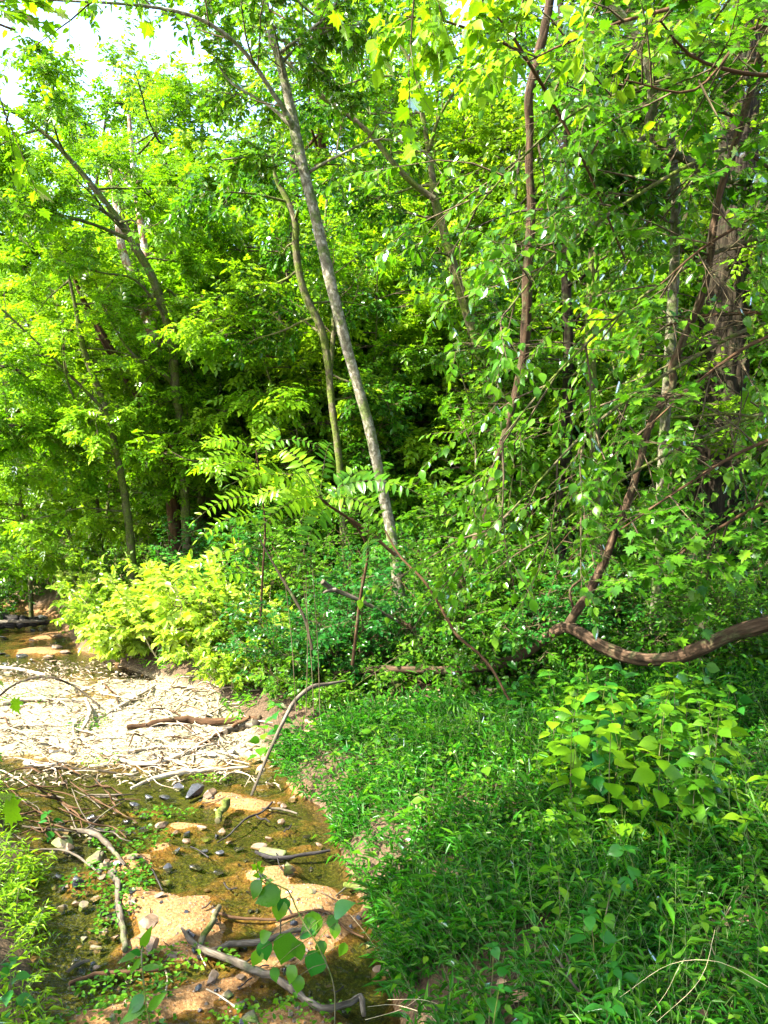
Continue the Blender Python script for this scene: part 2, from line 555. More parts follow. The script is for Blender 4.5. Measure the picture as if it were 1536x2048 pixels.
def ground_mat():
    m, nt, out = newmat('ground_earth')
    lk = nt.links.new
    tc = N(nt, 'ShaderNodeTexCoord')
    ge = N(nt, 'ShaderNodeSeparateXYZ'); lk(tc.outputs['Object'], ge.inputs[0])
    zone = N(nt, 'ShaderNodeAttribute', attribute_name='zone')      # 0 forest soil, 1 creek bed, 2 meadow
    n1 = noise_tex(nt, tc.outputs['Object'], 7, 6, .65)
    n2 = noise_tex(nt, tc.outputs['Object'], 55, 5, .7)
    n3 = noise_tex(nt, tc.outputs['Object'], 1.6, 4)
    soil = ramp(nt, n2, [(.3, (.018, .012, .006)), (.5, (.050, .032, .016)), (.72, (.15, .092, .048))])
    # creek bed: sand on what stands proud, algae and silt below
    zz = N(nt, 'ShaderNodeMath', operation='MULTIPLY_ADD'); lk(n1, zz.inputs[0]); zz.inputs[1].default_value = .09
    lk(ge.outputs[2], zz.inputs[2])
    mr = N(nt, 'ShaderNodeMapRange'); lk(zz.outputs[0], mr.inputs[0])
    mr.inputs[1].default_value = -.06; mr.inputs[2].default_value = .10
    sandn = ramp(nt, n2, [(.3, (.075, .032, .009)), (.5, (.19, .095, .030)), (.72, (.36, .21, .09))])
    alg = ramp(nt, n2, [(.3, (.006, .008, .002)), (.52, (.036, .042, .005)), (.72, (.14, .14, .014))])
    bedm = N(nt, 'ShaderNodeMix', data_type='RGBA')
    lk(ramp(nt, mr.outputs[0], [(.42, (0, 0, 0)), (.66, (1, 1, 1))]), bedm.inputs[0]); lk(alg, bedm.inputs[6]); lk(sandn, bedm.inputs[7])
    # dry pale gravel of the bar
    grav = ramp(nt, n2, [(.3, (.05, .042, .016)), (.5, (.20, .175, .09)), (.7, (.50, .45, .33))])
    dry = N(nt, 'ShaderNodeAttribute', attribute_name='dry')
    b2 = N(nt, 'ShaderNodeMix', data_type='RGBA'); lk(dry.outputs['Fac'], b2.inputs[0]); lk(bedm.outputs[2], b2.inputs[6]); lk(grav, b2.inputs[7])
    z1 = N(nt, 'ShaderNodeMix', data_type='RGBA'); lk(zone.outputs['Fac'], z1.inputs[0]); lk(soil, z1.inputs[6]); lk(b2.outputs[2], z1.inputs[7])
    mead = N(nt, 'ShaderNodeAttribute', attribute_name='meadow')
    mg = ramp(nt, n3, [(.35, (.10, .14, .02)), (.6, (.22, .22, .06)), (.75, (.36, .30, .14))])
    z2 = N(nt, 'ShaderNodeMix', data_type='RGBA'); lk(mead.outputs['Fac'], z2.inputs[0]); lk(z1.outputs[2], z2.inputs[6]); lk(mg, z2.inputs[7])
    b = N(nt, 'ShaderNodeBsdfPrincipled')
    lk(z2.outputs[2], b.inputs['Base Color'])
    b.inputs['Roughness'].default_value = .9
    b.inputs['Specular IOR Level'].default_value = .2
    bp = N(nt, 'ShaderNodeBump'); bp.inputs['Strength'].default_value = .8; bp.inputs['Distance'].default_value = .02
    lk(n2, bp.inputs['Height']); lk(bp.outputs[0], b.inputs['Normal'])
    lk(b.outputs[0], out.inputs[0])
    return m


def water_mat():
    m, nt, out = newmat('creek_water')
    lk = nt.links.new
    tc = N(nt, 'ShaderNodeTexCoord')
    tr = N(nt, 'ShaderNodeBsdfTransparent'); tr.inputs[0].default_value = (.80, .76, .55, 1)
    gl = N(nt, 'ShaderNodeBsdfGlossy'); gl.inputs['Roughness'].default_value = .03
    n1 = noise_tex(nt, tc.outputs['Object'], 16, 4, .6, .8)
    bp = N(nt, 'ShaderNodeBump'); bp.inputs['Strength'].default_value = .5; bp.inputs['Distance'].default_value = .02
    lk(n1, bp.inputs['Height']); lk(bp.outputs[0], gl.inputs['Normal'])
    fr = N(nt, 'ShaderNodeFresnel'); fr.inputs[0].default_value = 1.33; lk(bp.outputs[0], fr.inputs['Normal'])
    ms = N(nt, 'ShaderNodeMixShader'); lk(fr.outputs[0], ms.inputs[0]); lk(tr.outputs[0], ms.inputs[1]); lk(gl.outputs[0], ms.inputs[2])
    lk(ms.outputs[0], out.inputs[0])
    return m


M['ground'] = ground_mat()
M['water'] = water_mat()

# ------------------------------------------------------------------ ground and water
def axis(lo, a, b, hi, fine, grow_):
    mid = list(np.arange(a, b, fine))
    s, x, left = fine, a, []
    while x > lo:
        s *= grow_; x -= s; left.append(x)
    s, x, right = fine, b, []
    while x < hi:
        right.append(x); s *= grow_; x += s
    right.append(x)
    return np.array(left[::-1] + mid + right)


gx = axis(-220, -7, 1.2, 220, .05, 1.10)
gy = axis(-60, 2.4, 11, 320, .05, 1.08)
XX, YY = np.meshgrid(gx, gy)
ZZ = ground(XX, YY)
mb = MB()
nx, ny = len(gx), len(gy)
ii = np.arange(ny - 1)[:, None]; jj = np.arange(nx - 1)[None]
fq = np.stack([ii * nx + jj, ii * nx + jj + 1, (ii + 1) * nx + jj + 1, (ii + 1) * nx + jj], -1).reshape(-1, 4)
mb.add(np.stack([XX, YY, ZZ], -1).reshape(-1, 3), fq)
g = mb.obj('ground', M['ground'], kind='structure')
xr_ = np.interp(YY, YR, XR); xl_ = np.interp(YY, YL, XL)
zone = np.clip(.5 - np.maximum(XX - xr_ , xl_ - XX) / .16, 0, 1)
dryv = np.clip((YY - 6.9) / .5, 0, 1) * np.clip((11.5 - YY) / .8, 0, 1) * np.clip((ZZ + .03) / .05, 0, 1)
mead = np.clip((YY - 17) / 3, 0, 1) * np.clip((-XX - 3 - .12 * YY) / 3, 0, 1)
for nm, arr in (('zone', zone), ('dry', dryv), ('meadow', mead)):
    a = g.data.attributes.new(nm, 'FLOAT', 'POINT')
    a.data.foreach_set('value', arr.ravel())

wy = np.concatenate([np.arange(2.0, 12, .25), np.arange(12, 60, 2)])
wl = np.interp(wy, YL, XL) - .35; wr = np.interp(wy, YR, XR) + .35
k = 10
wv = np.stack([np.stack([wl + (wr - wl) * t, wy, np.zeros_like(wy)], -1) for t in np.linspace(0, 1, k)], 1).reshape(-1, 3)
ii = np.arange(len(wy) - 1)[:, None]; jj = np.arange(k - 1)[None]
fq = np.stack([ii * k + jj, ii * k + jj + 1, (ii + 1) * k + jj + 1, (ii + 1) * k + jj], -1).reshape(-1, 4)
mb = MB(); mb.add(wv, fq)
mb.obj('water', M['water'], kind='structure')

# ------------------------------------------------------------------ single leaves as objects
def leaf_mesh(name, width, n, mat, droop=.18, foldz=.10, teeth=0.0):
    """width: list of half widths along the leaf"""
    V, Fc = [], []
    for i in range(n + 1):
        t = i / n
        w = float(np.interp(t, np.linspace(0, 1, len(width)), width))
        if teeth and 0 < i < n:
            w *= 1 + teeth * (1 if i % 2 else -1)
        z = -droop * t * t
        V += [(-w, t, z + foldz * w * 2), (0, t, z), (w, t, z + foldz * w * 2)]
    for i in range(n):
        a = i * 3
        Fc += [(a, a + 1, a + 4, a + 3), (a + 1, a + 2, a + 5, a + 4)]
    m_ = MB()
    uv = np.array(V)[np.array(Fc).ravel()][:, :2]
    m_.add(V, Fc, 0, uv)
    return m_.mesh(name, [mat])


W_HEART = [.02, .27, .36, .39, .385, .35, .28, .18, .08, 0.0]
W_OVAL = [.0, .16, .25, .29, .29, .26, .20, .12, .05, 0.0]
W_LANCE = [.0, .10, .14, .16, .16, .14, .12, .08, .04, 0.0]
LM = {'heart': leaf_mesh('leaf', W_HEART, 9, M['leaf'], teeth=.04),
      'heart_y': leaf_mesh('leaf', W_HEART, 9, M['leaf_y'], teeth=.04),
      'heart_b': leaf_mesh('leaf', W_HEART, 9, M['leaf_b'], .3),
      'oval': leaf_mesh('leaf', W_OVAL, 8, M['leaf']),
      'oval_b': leaf_mesh('leaf', W_OVAL, 8, M['leaf_b']),
      'oval_y': leaf_mesh('leaf', W_OVAL, 8, M['leaf_y']),
      'lance': leaf_mesh('leaflet', W_LANCE, 7, M['leaf'], .12),
      'lance_y': leaf_mesh('leaflet', W_LANCE, 7, M['leaf_y'], .12)}
_m = MB(); _m.add(T_MAPLE[0], T_MAPLE[1], 0, T_MAPLE[0][T_MAPLE[1].ravel()][:, :2]); LM['maple'] = _m.mesh('leaf', [M['leaf']], False)
_m = MB(); _m.add(T_MAPLE[0], T_MAPLE[1], 0, T_MAPLE[0][T_MAPLE[1].ravel()][:, :2]); LM['maple_y'] = _m.mesh('leaf', [M['leaf_y']], False)


def frame(pos, d, up, s):
    d = d / np.linalg.norm(d)
    sd = np.cross(d, up); sd = sd / max(np.linalg.norm(sd), 1e-6)
    nn = np.cross(sd, d)
    return Matrix(((sd[0] * s, d[0] * s, nn[0] * s, pos[0]), (sd[1] * s, d[1] * s, nn[1] * s, pos[1]), (sd[2] * s, d[2] * s, nn[2] * s, pos[2]), (0, 0, 0, 1)))


def leaf_objs(parent, me, pos, d, up, sz, name='leaf', world_of=None):
    """world_of: world matrix of parent (identity translation to its location if None)"""
    inv = (world_of or Matrix.Translation(parent.location)).inverted()
    for p, q, u, s in zip(pos, d, up, sz):
        o = bpy.data.objects.new(name, me)
        o.parent = parent
        o.matrix_local = inv @ frame(p, q, u, float(s))
        COL.objects.link(o)


def split_near(pos, d, up, sz, n, g=rng):
    """pick the n leaves that show largest and inside the view; rest stays mass"""
    px, py = pix(pos)
    dist = np.linalg.norm(pos - CAM, axis=1)
    score = sz / dist * F
    ok = (px > 0) & (px < 1536) & (py > 0) & (py < 2048) & (score > 18)
    idx = np.argsort(-np.where(ok, score, 0))[:n]
    idx = idx[ok[idx]]
    m_ = np.ones(len(pos), bool); m_[idx] = False
    return idx, m_


# ------------------------------------------------------------------ trees
def pathpts(spec, Y0, Y1):
    """pixel rows (px, py, width px) with depth going from Y0 to Y1 -> points and radii"""
    n = len(spec)
    ys = np.linspace(Y0, Y1, n)
    P = np.array([at(s[0], s[1], y) for s, y in zip(spec, ys)])
    R = np.array([s[2] / 2 / F * y for s, y in zip(spec, ys)])
    return P, R


CLEAR = []      # stretches of trunk the foliage leaves open: pixel path with half width, and depth


def open_view(spec, Y, k=.85):
    P = np.array([(a[0], a[1], a[2]) for a in spec], float)
    t = np.linspace(0, len(P) - 1, len(P) * 8)
    CLEAR.append((np.stack([np.interp(t, np.arange(len(P)), P[:, i]) for i in range(3)], -1), Y, k))


def thin_before_trunks(pos, g):
    keep = np.ones(len(pos), bool)
    px, py = pix(pos)
    for Q, Y, k in CLEAR:
        c = np.where((pos[:, 1] > .5) & (pos[:, 1] < Y) & (px > Q[:, 0].min() - 60) & (px < Q[:, 0].max() + 60) & (py > Q[:, 1].min() - 30) & (py < Q[:, 1].max() + 30))[0]
        if len(c) == 0:
            continue
        dist = np.hypot(px[c, None] - Q[None, :, 0], py[c, None] - Q[None, :, 1])
        j = dist.argmin(1)
        hit = dist[np.arange(len(c)), j] < Q[j, 2] * .5 + 16
        keep[c[hit & (g.random(len(c)) < k)]] = False
    return keep


class Leafer:
    def __init__(s, tpl=T_OVAL, size=.11, sub=6, twigs=5, per=7, droop=.35, tilt=.45, flat=.6, twig_len=.45, grav=-.03, mat='leaf', single=0, single_mesh='oval', wood='twig'):
        s.__dict__.update(locals())


def dress(parent, Pl, Ll, lf, g=rng, crown='crown', r0=.02, draw_limbs=True):
    """hang sub-branches, twigs and leaves on limb polylines Pl (T,n,3) with lengths Ll"""
    mbk = MB()
    if draw_limbs:
        tubes(mbk, Pl, r0, .004, 5, 1)
    S, D, L = kids(Pl, lf.sub, .12, 1, .85, lf.flat, Ll, .42, g)
    L = np.clip(L, .25, 1.6)
    P1 = grow(S, D, L, 4, .10, lf.grav, g)
    tubes(mbk, P1, .006 + .004 * L, .002, 3, 1)
    S, D, L = kids(P1, lf.twigs, .15, 1, .8, lf.flat, L, .6, g)
    L = np.clip(L, .5 * lf.twig_len, 1.3 * lf.twig_len)
    P2 = grow(S, D, L, 3, .10, lf.grav * 1.5, g)
    tubes(mbk, P2, .0035, .0012, 3, 1)
    PP = np.concatenate([P2, P1[:, 1:]], 0) if P1.shape[1] - 1 == P2.shape[1] else P2
    pos, d, up, sz = leaves_on(PP, lf.per, lf.size, lf.droop, lf.tilt, g)
    if parent.location.length > .01:
        k0 = thin_before_trunks(pos, g)
        pos, d, up, sz = pos[k0], d[k0], up[k0], sz[k0]
    keep = np.ones(len(pos), bool)
    if lf.single:
        idx, keep = split_near(pos, d, up, sz, lf.single, g)
        leaf_objs(parent, LM[lf.single_mesh], pos[idx], d[idx], up[idx], sz[idx])
    place_leaves(mbk, pos[keep], d[keep], up[keep], sz[keep], lf.tpl, 0, g)
    o = mbk.obj(crown, [M[lf.mat], M[lf.wood]], parent, True, 'stuff')
    return o, len(pos)


def auto_limbs(P, n, t0, t1, length, elev, az=None, spread=math.pi, g=rng, seg=6, wig=.12, grav=-.02):
    L = np.concatenate([[0], np.cumsum(np.linalg.norm(np.diff(P, axis=0), axis=1))])
    t = (t0 + (t1 - t0) * (np.arange(n) + g.random(n)) / n) * L[-1]
    pos = np.stack([np.interp(t, L, P[:, k]) for k in range(3)], -1)
    a = (g.uniform(-spread, spread, n) if az is None else az + g.uniform(-spread, spread, n))
    e = elev + g.normal(0, .25, n)
    D = np.stack([np.cos(a) * np.cos(e), np.sin(a) * np.cos(e), np.sin(e)], -1)
    ln = length * g.uniform(.6, 1.25, n)
    return grow(pos, D, ln, seg, wig, grav, g), ln


def tree(name, label, trunk, Y0, Y1, bark, limbs=(), lf=None, auto=None, sides=12, step=.12, rough=.08, ridges=0.0, group=None, explicit_leaf=True, cat='tree', ground_it=True, g=rng, thin=.84):
    P, R = pathpts(trunk, Y0, Y1)
    R = R * thin
    if ground_it:                       # carry the trunk down into the soil
        b = P[0].copy(); gz = float(ground(b[0], b[1]))
        if b[2] > gz:
            d = P[0] - P[1]
            q = b + d / max(abs(d[2]), .05) * (b[2] - gz) * .5
            q[2] = float(ground(q[0], q[1])) - .08
            P = np.vstack([q, P]); R = np.concatenate([[R[0] * 1.25], R])
    loc = P[0].copy(); loc[2] = float(ground(P[0][0], P[0][1])) if ground_it else P[0][2]
    root = thing(name, label, cat, loc, group)
    SP, SR = spline(P, R, step)
    m_ = MB(); tube(m_, SP, SR, sides, rough, ridges, seed=len(label))
    m_.obj('trunk', M[bark], root)
    polys, lens = [], []
    for li, (spec, y0, y1) in enumerate(limbs):
        lp, lr = pathpts(spec, y0, y1)
        lr = lr * thin
        sp, sr = spline(lp, lr, .15)
        m_ = MB(); tube(m_, sp, sr, 8, rough, 0, seed=li + 3)
        m_.obj('limb', M[bark], root)
        q = np.linspace(0, len(sp) - 1, 7).astype(int)
        polys.append(sp[q]); lens.append(np.linalg.norm(np.diff(sp, axis=0), axis=1).sum())
    if lf:
        if auto:
            A, AL = auto_limbs(SP, g=g, **auto)
            mt = MB(); tubes(mt, A, .012 + .006 * AL, .004, 5, 0)
            mt.obj('branchwork', M[bark], root, True, 'stuff')
            A_, L_ = A, AL
            if polys and explicit_leaf:
                A_ = np.concatenate([A, np.array(polys)]); L_ = np.concatenate([AL, lens])
        else:
            A_, L_ = np.array(polys), np.array(lens)
        dress(root, A_, L_, lf, g, draw_limbs=False)
    return root

# ------------------------------------------------------------------ the trees one can tell apart
open_view([(815, 1250, 38), (781, 1060, 36), (740, 860, 34), (690, 680, 33), (635, 450, 34), (592, 270, 33), (578, 200, 28), (545, 70, 20)], 9.3, .9)
open_view([(470, 85, 12), (545, 185, 14), (590, 265, 18)], 8.5, .7)
open_view([(990, 800, 24), (945, 660, 24), (890, 470, 22), (868, 390, 20), (845, 230, 12)], 11, .75)
open_view([(865, 390, 14), (740, 268, 12), (640, 190, 11)], 10.6, .6)
open_view([(1045, 700, 22), (1055, 540, 23), (1062, 400, 20), (1058, 250, 19), (1075, 115, 22), (1100, 0, 20)], 8.0, .85)
open_view([(360, 840, 24), (346, 700, 26), (302, 550, 25), (237, 440, 20), (130, 308, 14), (0, 205, 10)], 13.5, .85)
open_view([(322, 740, 28), (284, 610, 25), (245, 500, 19), (228, 380, 15), (200, 282, 7)], 16, .6)
open_view([(306, 640, 18), (293, 520, 17), (276, 405, 16), (262, 288, 12)], 15.8, .75)
open_view([(300, 838, 22), (247, 742, 20), (188, 640, 16), (165, 598, 13)], 14.8, .7)
open_view([(262, 1120, 19), (244, 960, 17)], 14, .9)
open_view([(235, 900, 14), (185, 750, 15), (158, 655, 12)], 13.8, .5)
open_view([(660, 760, 18), (640, 650, 19), (600, 555, 18), (590, 440, 17)], 11.6, .75)
open_view([(1428, 900, 60), (1443, 750, 60), (1452, 600, 60), (1460, 480, 60)], 13, .93)
open_view([(1330, 880, 22), (1343, 650, 24), (1348, 500, 22), (1345, 320, 18)], 8.1, .75)
open_view([(1372, 318, 20), (1300, 255, 22), (1305, 175, 24), (1258, 55, 24), (1222, 0, 20)], 7.6, .85)
open_view([(1128, 1262, 22), (1236, 1048, 19), (1278, 930, 17), (1345, 760, 17), (1400, 600, 18), (1426, 465, 16), (1472, 285, 18), (1535, 40, 18)], 7.2, .85)
open_view([(1121, 1240, 26), (1124, 1050, 29), (1130, 900, 28)], 10.4, .6)
open_view([(1016, 1215, 26), (1010, 1100, 26)], 11, .8)
open_view([(575, 850, 30), (576, 740, 30)], 16.5, .6)
open_view([(358, 1040, 30), (354, 980, 30)], 17.5, .6)
open_view([(408, 1020, 18), (398, 940, 16)], 16.2, .7)
lf_mid = Leafer(T_OVAL, .085, 8, 6, 8, .35, .45, .55, .4)
lf_comp = Leafer(T_COMP, .20, 8, 5, 5, .30, .35, .6, .4, mat='leaf_y')
lf_far = Leafer(T_DIA, .12, 9, 6, 8, .35, .5, .55, .5, mat='leaf_far')

tree('leaning_tree', 'slender pale lichened trunk leaning left from the vines at the middle of the bank', [
    (830, 1335, 40), (815, 1260, 34), (800, 1190, 32), (781, 1060, 31), (765, 980, 30), (740, 860, 30), (715, 770, 29), (690, 680, 30), (660, 560, 32),
    (635, 450, 30), (612, 360, 29), (592, 270, 30), (578, 200, 26), (558, 120, 23), (540, 60, 16), (528, -30, 13), (505, -160, 10), (480, -330, 6)], 9.4, 8.4, 'pale',
    limbs=[([(590, 265, 20), (572, 225, 16), (545, 185, 14), (508, 128, 13), (470, 85, 12), (415, 45, 11), (350, 22, 10), (250, 8, 8), (100, 0, 6), (-60, -10, 4)], 8.75, 7.4),
           ([(586, 258, 13), (555, 225, 9), (520, 200, 8), (465, 168, 7), (440, 135, 6), (424, 105, 4)], 8.75, 8.9),
           ([(617, 345, 12), (650, 325, 8), (690, 305, 7), (740, 282, 6), (790, 280, 6), (850, 305, 5), (885, 350, 3)], 8.85, 8.3),
           ([(612, 340, 9), (570, 318, 6), (520, 312, 5), (440, 320, 4)], 8.85, 8.5),
           ([(560, 130, 10), (600, 90, 7), (660, 60, 6), (740, 45, 4)], 8.7, 8.4)],
    lf=Leafer(T_OVAL, .085, 11, 6, 8, .35, .45, .5, .38, single=60, single_mesh='oval'),
    auto=dict(n=12, t0=.72, t1=1, length=1.6, elev=.35), sides=16, step=.08, rough=.07, thin=.70)

tree('forked_tree', 'thin mossy tree leaning left that forks in two high up, behind the pale leaning trunk', [
    (1016, 1235, 28), (1010, 1120, 26), (1005, 1000, 26), (1000, 900, 25), (985, 800, 24), (970, 740, 23), (945, 660, 24), (915, 560, 24), (890, 470, 22), (870, 400, 20),
    (862, 330, 15), (845, 230, 12), (832, 150, 9), (790, 70, 8), (765, 20, 6), (750, -120, 5)], 11.5, 11, 'mossy',
    limbs=[([(868, 398, 16), (830, 370, 14), (790, 330, 13), (740, 268, 12), (690, 225, 12), (640, 190, 11), (580, 130, 9), (545, 95, 7), (500, 0, 5)], 11.1, 10.6),
           ([(858, 300, 10), (880, 230, 7), (930, 150, 6), (960, 60, 4)], 11.1, 10.5)],
    lf=Leafer(T_OVAL, .09, 8, 6, 8, .35, .45, .5, .42), auto=dict(n=11, t0=.45, t1=1, length=1.9, elev=.2), step=.1)

tree('twisted_vine_trunk', 'shaggy red brown twisted trunk rising upright left of the thick crooked limb', [
    (848, 1290, 20), (872, 1275, 18), (892, 1262, 18), (925, 1160, 19), (958, 1060, 18), (985, 960, 18), (1015, 850, 17), (1042, 740, 20), (1050, 680, 24), (1054, 600, 25), (1055, 540, 23),
    (1060, 470, 21), (1062, 400, 20), (1058, 330, 18), (1060, 250, 19), (1058, 200, 20), (1075, 115, 22), (1092, 45, 20), (1101, -20, 20), (1110, -150, 16)], 8.9, 7.6, 'vine', sides=14, step=.06, rough=.14, cat='woody vine')

tree('dark_tree', 'straight dark trunk standing behind the fork of the sagging grapevine', [
    (1116, 1260, 26), (1121, 1150, 28), (1124, 1050, 29), (1130, 950, 28), (1134, 860, 27), (1136, 700, 24), (1130, 500, 22), (1128, 300, 20), (1120, 100, 16), (1125, -100, 12)], 10.6, 10.6, 'dark',
    lf=lf_mid, auto=dict(n=11, t0=.4, t1=1, length=2.0, elev=.15))

tree('crooked_tree', 'pale blotched trunk with a thick crooked limb curving up, before the great dark trunk', [
    (1312, 1190, 24), (1318, 1050, 23), (1325, 920, 22), (1333, 800, 24), (1343, 650, 26), (1348, 560, 25), (1350, 480, 22), (1352, 390, 22), (1345, 300, 18), (1338, 230, 16), (1332, 120, 14),
    (1335, 0, 12), (1335, -120, 8)], 8.2, 8.0, 'blotch',
    limbs=[([(1425, 352, 15), (1372, 318, 22), (1345, 305, 22), (1320, 285, 22), (1297, 262, 22), (1301, 225, 22), (1305, 175, 24), (1290, 115, 26), (1258, 55, 24), (1222, 5, 19), (1195, -50, 15)], 7.7, 7.1),
           ([(1372, 318, 19), (1420, 348, 15), (1478, 366, 13), (1540, 368, 11), (1640, 350, 8)], 7.7, 7.2),
           ([(1296, 262, 18), (1278, 285, 14), (1262, 296, 12), (1235, 330, 8), (1200, 360, 5)], 7.35, 7.2),
           ([(1352, 330, 8), (1290, 350, 6), (1240, 345, 5), (1170, 355, 4)], 7.8, 7.0)],
    lf=Leafer(T_OVAL, .105, 11, 6, 7, .4, .45, .5, .36, mat='leaf', single=70, single_mesh='oval'),
    auto=dict(n=9, t0=.62, t1=1, length=1.5, elev=.1, az=math.pi, spread=1.6), sides=14, step=.07)

tree('great_dark_tree', 'great dark trunk with deeply ridged bark near the edge of the wood', [
    (1424, 1160, 118), (1428, 1000, 108), (1435, 880, 98), (1443, 750, 90), (1452, 600, 84), (1460, 480, 78), (1470, 380, 72), (1480, 200, 64), (1492, 0, 54), (1500, -200, 44)], 13, 13, 'oak',
    lf=Leafer(T_OVAL, .13, 7, 5, 7, .35, .45, .5, .5), auto=dict(n=12, t0=.35, t1=1, length=3.0, elev=.1, az=math.pi / 2, spread=1.5), sides=72, step=.08, rough=.05, ridges=.16, thin=1.0)

tree('mossy_forked_tree', 'olive mossy trunk leaning left over the creek, crossing in front of the two peeling trunks', [
    (374, 1110, 28), (370, 1000, 27), (366, 920, 25), (360, 840, 24), (352, 780, 25), (346, 700, 26), (328, 620, 26), (302, 550, 25), (268, 490, 23), (237, 440, 20), (190, 378, 17),
    (130, 308, 14), (80, 260, 12), (0, 205, 10), (-90, 140, 8)], 14.5, 12.5, 'mossy',
    limbs=[([(256, 478, 14), (190, 450, 10), (120, 430, 9), (60, 415, 7), (-20, 418, 5)], 13.2, 12),
           ([(92, 270, 9), (98, 215, 6), (108, 170, 6), (90, 130, 5), (60, 100, 4)], 12.7, 12),
           ([(350, 775, 14), (330, 750, 12), (300, 735, 9), (250, 690, 7), (200, 600, 5)], 14, 13),
           ([(237, 440, 12), (160, 400, 8), (60, 395, 6), (-30, 385, 4)], 13.2, 12),
           ([(330, 630, 10), (270, 560, 7), (200, 545, 5), (110, 520, 4)], 13.6, 12.4)],
    lf=Leafer(T_COMP, .20, 8, 5, 5, .3, .35, .6, .45, mat='leaf_y'), auto=dict(n=12, t0=.45, t1=1, length=1.9, elev=.0), step=.12, thin=.66)

tree('peeling_tree', 'dead looking tree with red and white peeling bark, forked into two bare tops', [
    (352, 1120, 34), (345, 960, 30), (338, 830, 28), (322, 740, 28), (303, 660, 27), (284, 610, 25), (262, 550, 22), (245, 500, 19), (236, 440, 17), (228, 380, 15), (215, 320, 12), (200, 282, 7)], 16, 16, 'peel',
    limbs=[([(312, 690, 22), (306, 640, 18), (300, 575, 17), (293, 520, 17), (284, 460, 17), (276, 405, 16), (268, 350, 14), (262, 288, 12), (258, 230, 8)], 15.9, 15.7),
           ([(276, 405, 10), (262, 375, 8), (242, 345, 6), (236, 300, 5)], 15.7, 15.7)], sides=12, step=.15)

tree('brown_leaning_tree', 'brown barked trunk leaning left in the leaves, left of the peeling forked trunk', [
    (352, 1120, 34), (345, 1000, 30), (330, 900, 26), (300, 838, 22), (277, 792, 21), (247, 742, 20), (215, 690, 20), (188, 640, 16), (165, 598, 13), (150, 560, 9), (120, 500, 5)], 15.2, 14.4, 'brown',
    limbs=[([(200, 660, 9), (205, 610, 6), (190, 560, 5), (200, 500, 4)], 14.7, 14.5),
           ([(310, 850, 10), (290, 760, 8), (240, 660, 6), (180, 590, 4)], 15, 14)],
    lf=lf_comp, auto=dict(n=9, t0=.5, t1=1, length=1.6, elev=.1))

tree('mossy_creek_tree', 'mossy trunk with a bare lower stem standing at the far end of the green bank', [
    (268, 1185, 24), (262, 1090, 19), (252, 1010, 19), (244, 960, 17), (228, 880, 15), (208, 805, 14), (185, 750, 15), (168, 700, 14), (158, 655, 12), (148, 600, 8), (130, 520, 5)], 14.0, 13.2, 'mossy',
    limbs=[([(235, 900, 9), (190, 860, 8), (150, 800, 6), (130, 740, 5), (125, 640, 4)], 13.8, 13),
           ([(218, 830, 8), (150, 760, 7), (90, 700, 5), (0, 615, 5), (-60, 560, 3)], 13.7, 12.5)],
    lf=Leafer(T_COMP, .19, 8, 5, 5, .3, .35, .6, .4, mat='leaf_y'), auto=dict(n=12, t0=.3, t1=1, length=1.5, elev=.05))

tree('far_left_sapling', 'thin crooked sapling over the far end of the creek at the picture edge', [
    (158, 1120, 9), (130, 1045, 9), (105, 990, 8), (85, 950, 7), (50, 900, 6), (25, 870, 4)], 17, 16.5, 'mossy',
    limbs=[([(118, 1010, 7), (55, 1060, 5), (30, 1000, 4)], 16.8, 16.5)],
    lf=Leafer(T_DIA, .15, 6, 4, 6, .3, .4, .6, .45, mat='leaf_y'), auto=dict(n=14, t0=.2, t1=1, length=1.4, elev=.1))

tree('dark_limb_tree', 'small dark limbed tree hanging low across the picture edge above the creek', [
    (-120, 1130, 20), (-90, 980, 18), (-60, 880, 16), (-20, 855, 13), (50, 852, 11), (110, 850, 9), (128, 845, 5)], 13, 13, 'dark',
    limbs=[([(-20, 855, 9), (30, 870, 7), (70, 852, 6), (125, 868, 4)], 13, 13),
           ([(-60, 880, 9), (0, 735, 10), (40, 745, 8), (60, 765, 5)], 13, 13)],
    lf=lf_comp, auto=dict(n=8, t0=.3, t1=1, length=1.4, elev=.2))

tree('mossy_bent_tree', 'thin mossy trunk bent below its top, just left of the pale leaning trunk', [
    (690, 1130, 18), (684, 1000, 17), (676, 900, 17), (665, 820, 17), (655, 720, 18), (640, 650, 19), (618, 608, 18), (600, 555, 18), (592, 495, 17), (590, 440, 17), (572, 395, 13), (550, 350, 9), (545, 260, 6)], 11.8, 11.6, 'mossy',
    limbs=[([(660, 760, 12), (668, 640, 12), (664, 560, 10), (650, 480, 8), (655, 380, 6)], 11.9, 12.3)],
    lf=Leafer(T_OVAL, .09, 8, 6, 8, .45, .45, .5, .42), auto=dict(n=11, t0=.45, t1=1, length=1.6, elev=.1))

tree('black_stump_trunk', 'thick black trunk showing through a gap left of the bent mossy trunk', [
    (572, 1080, 34), (573, 850, 32), (575, 760, 30), (578, 690, 30), (585, 500, 26), (590, 300, 22)], 17, 17, 'dark',
    lf=lf_far, auto=dict(n=10, t0=.3, t1=1, length=2.4, elev=.1), sides=18, ridges=.06)

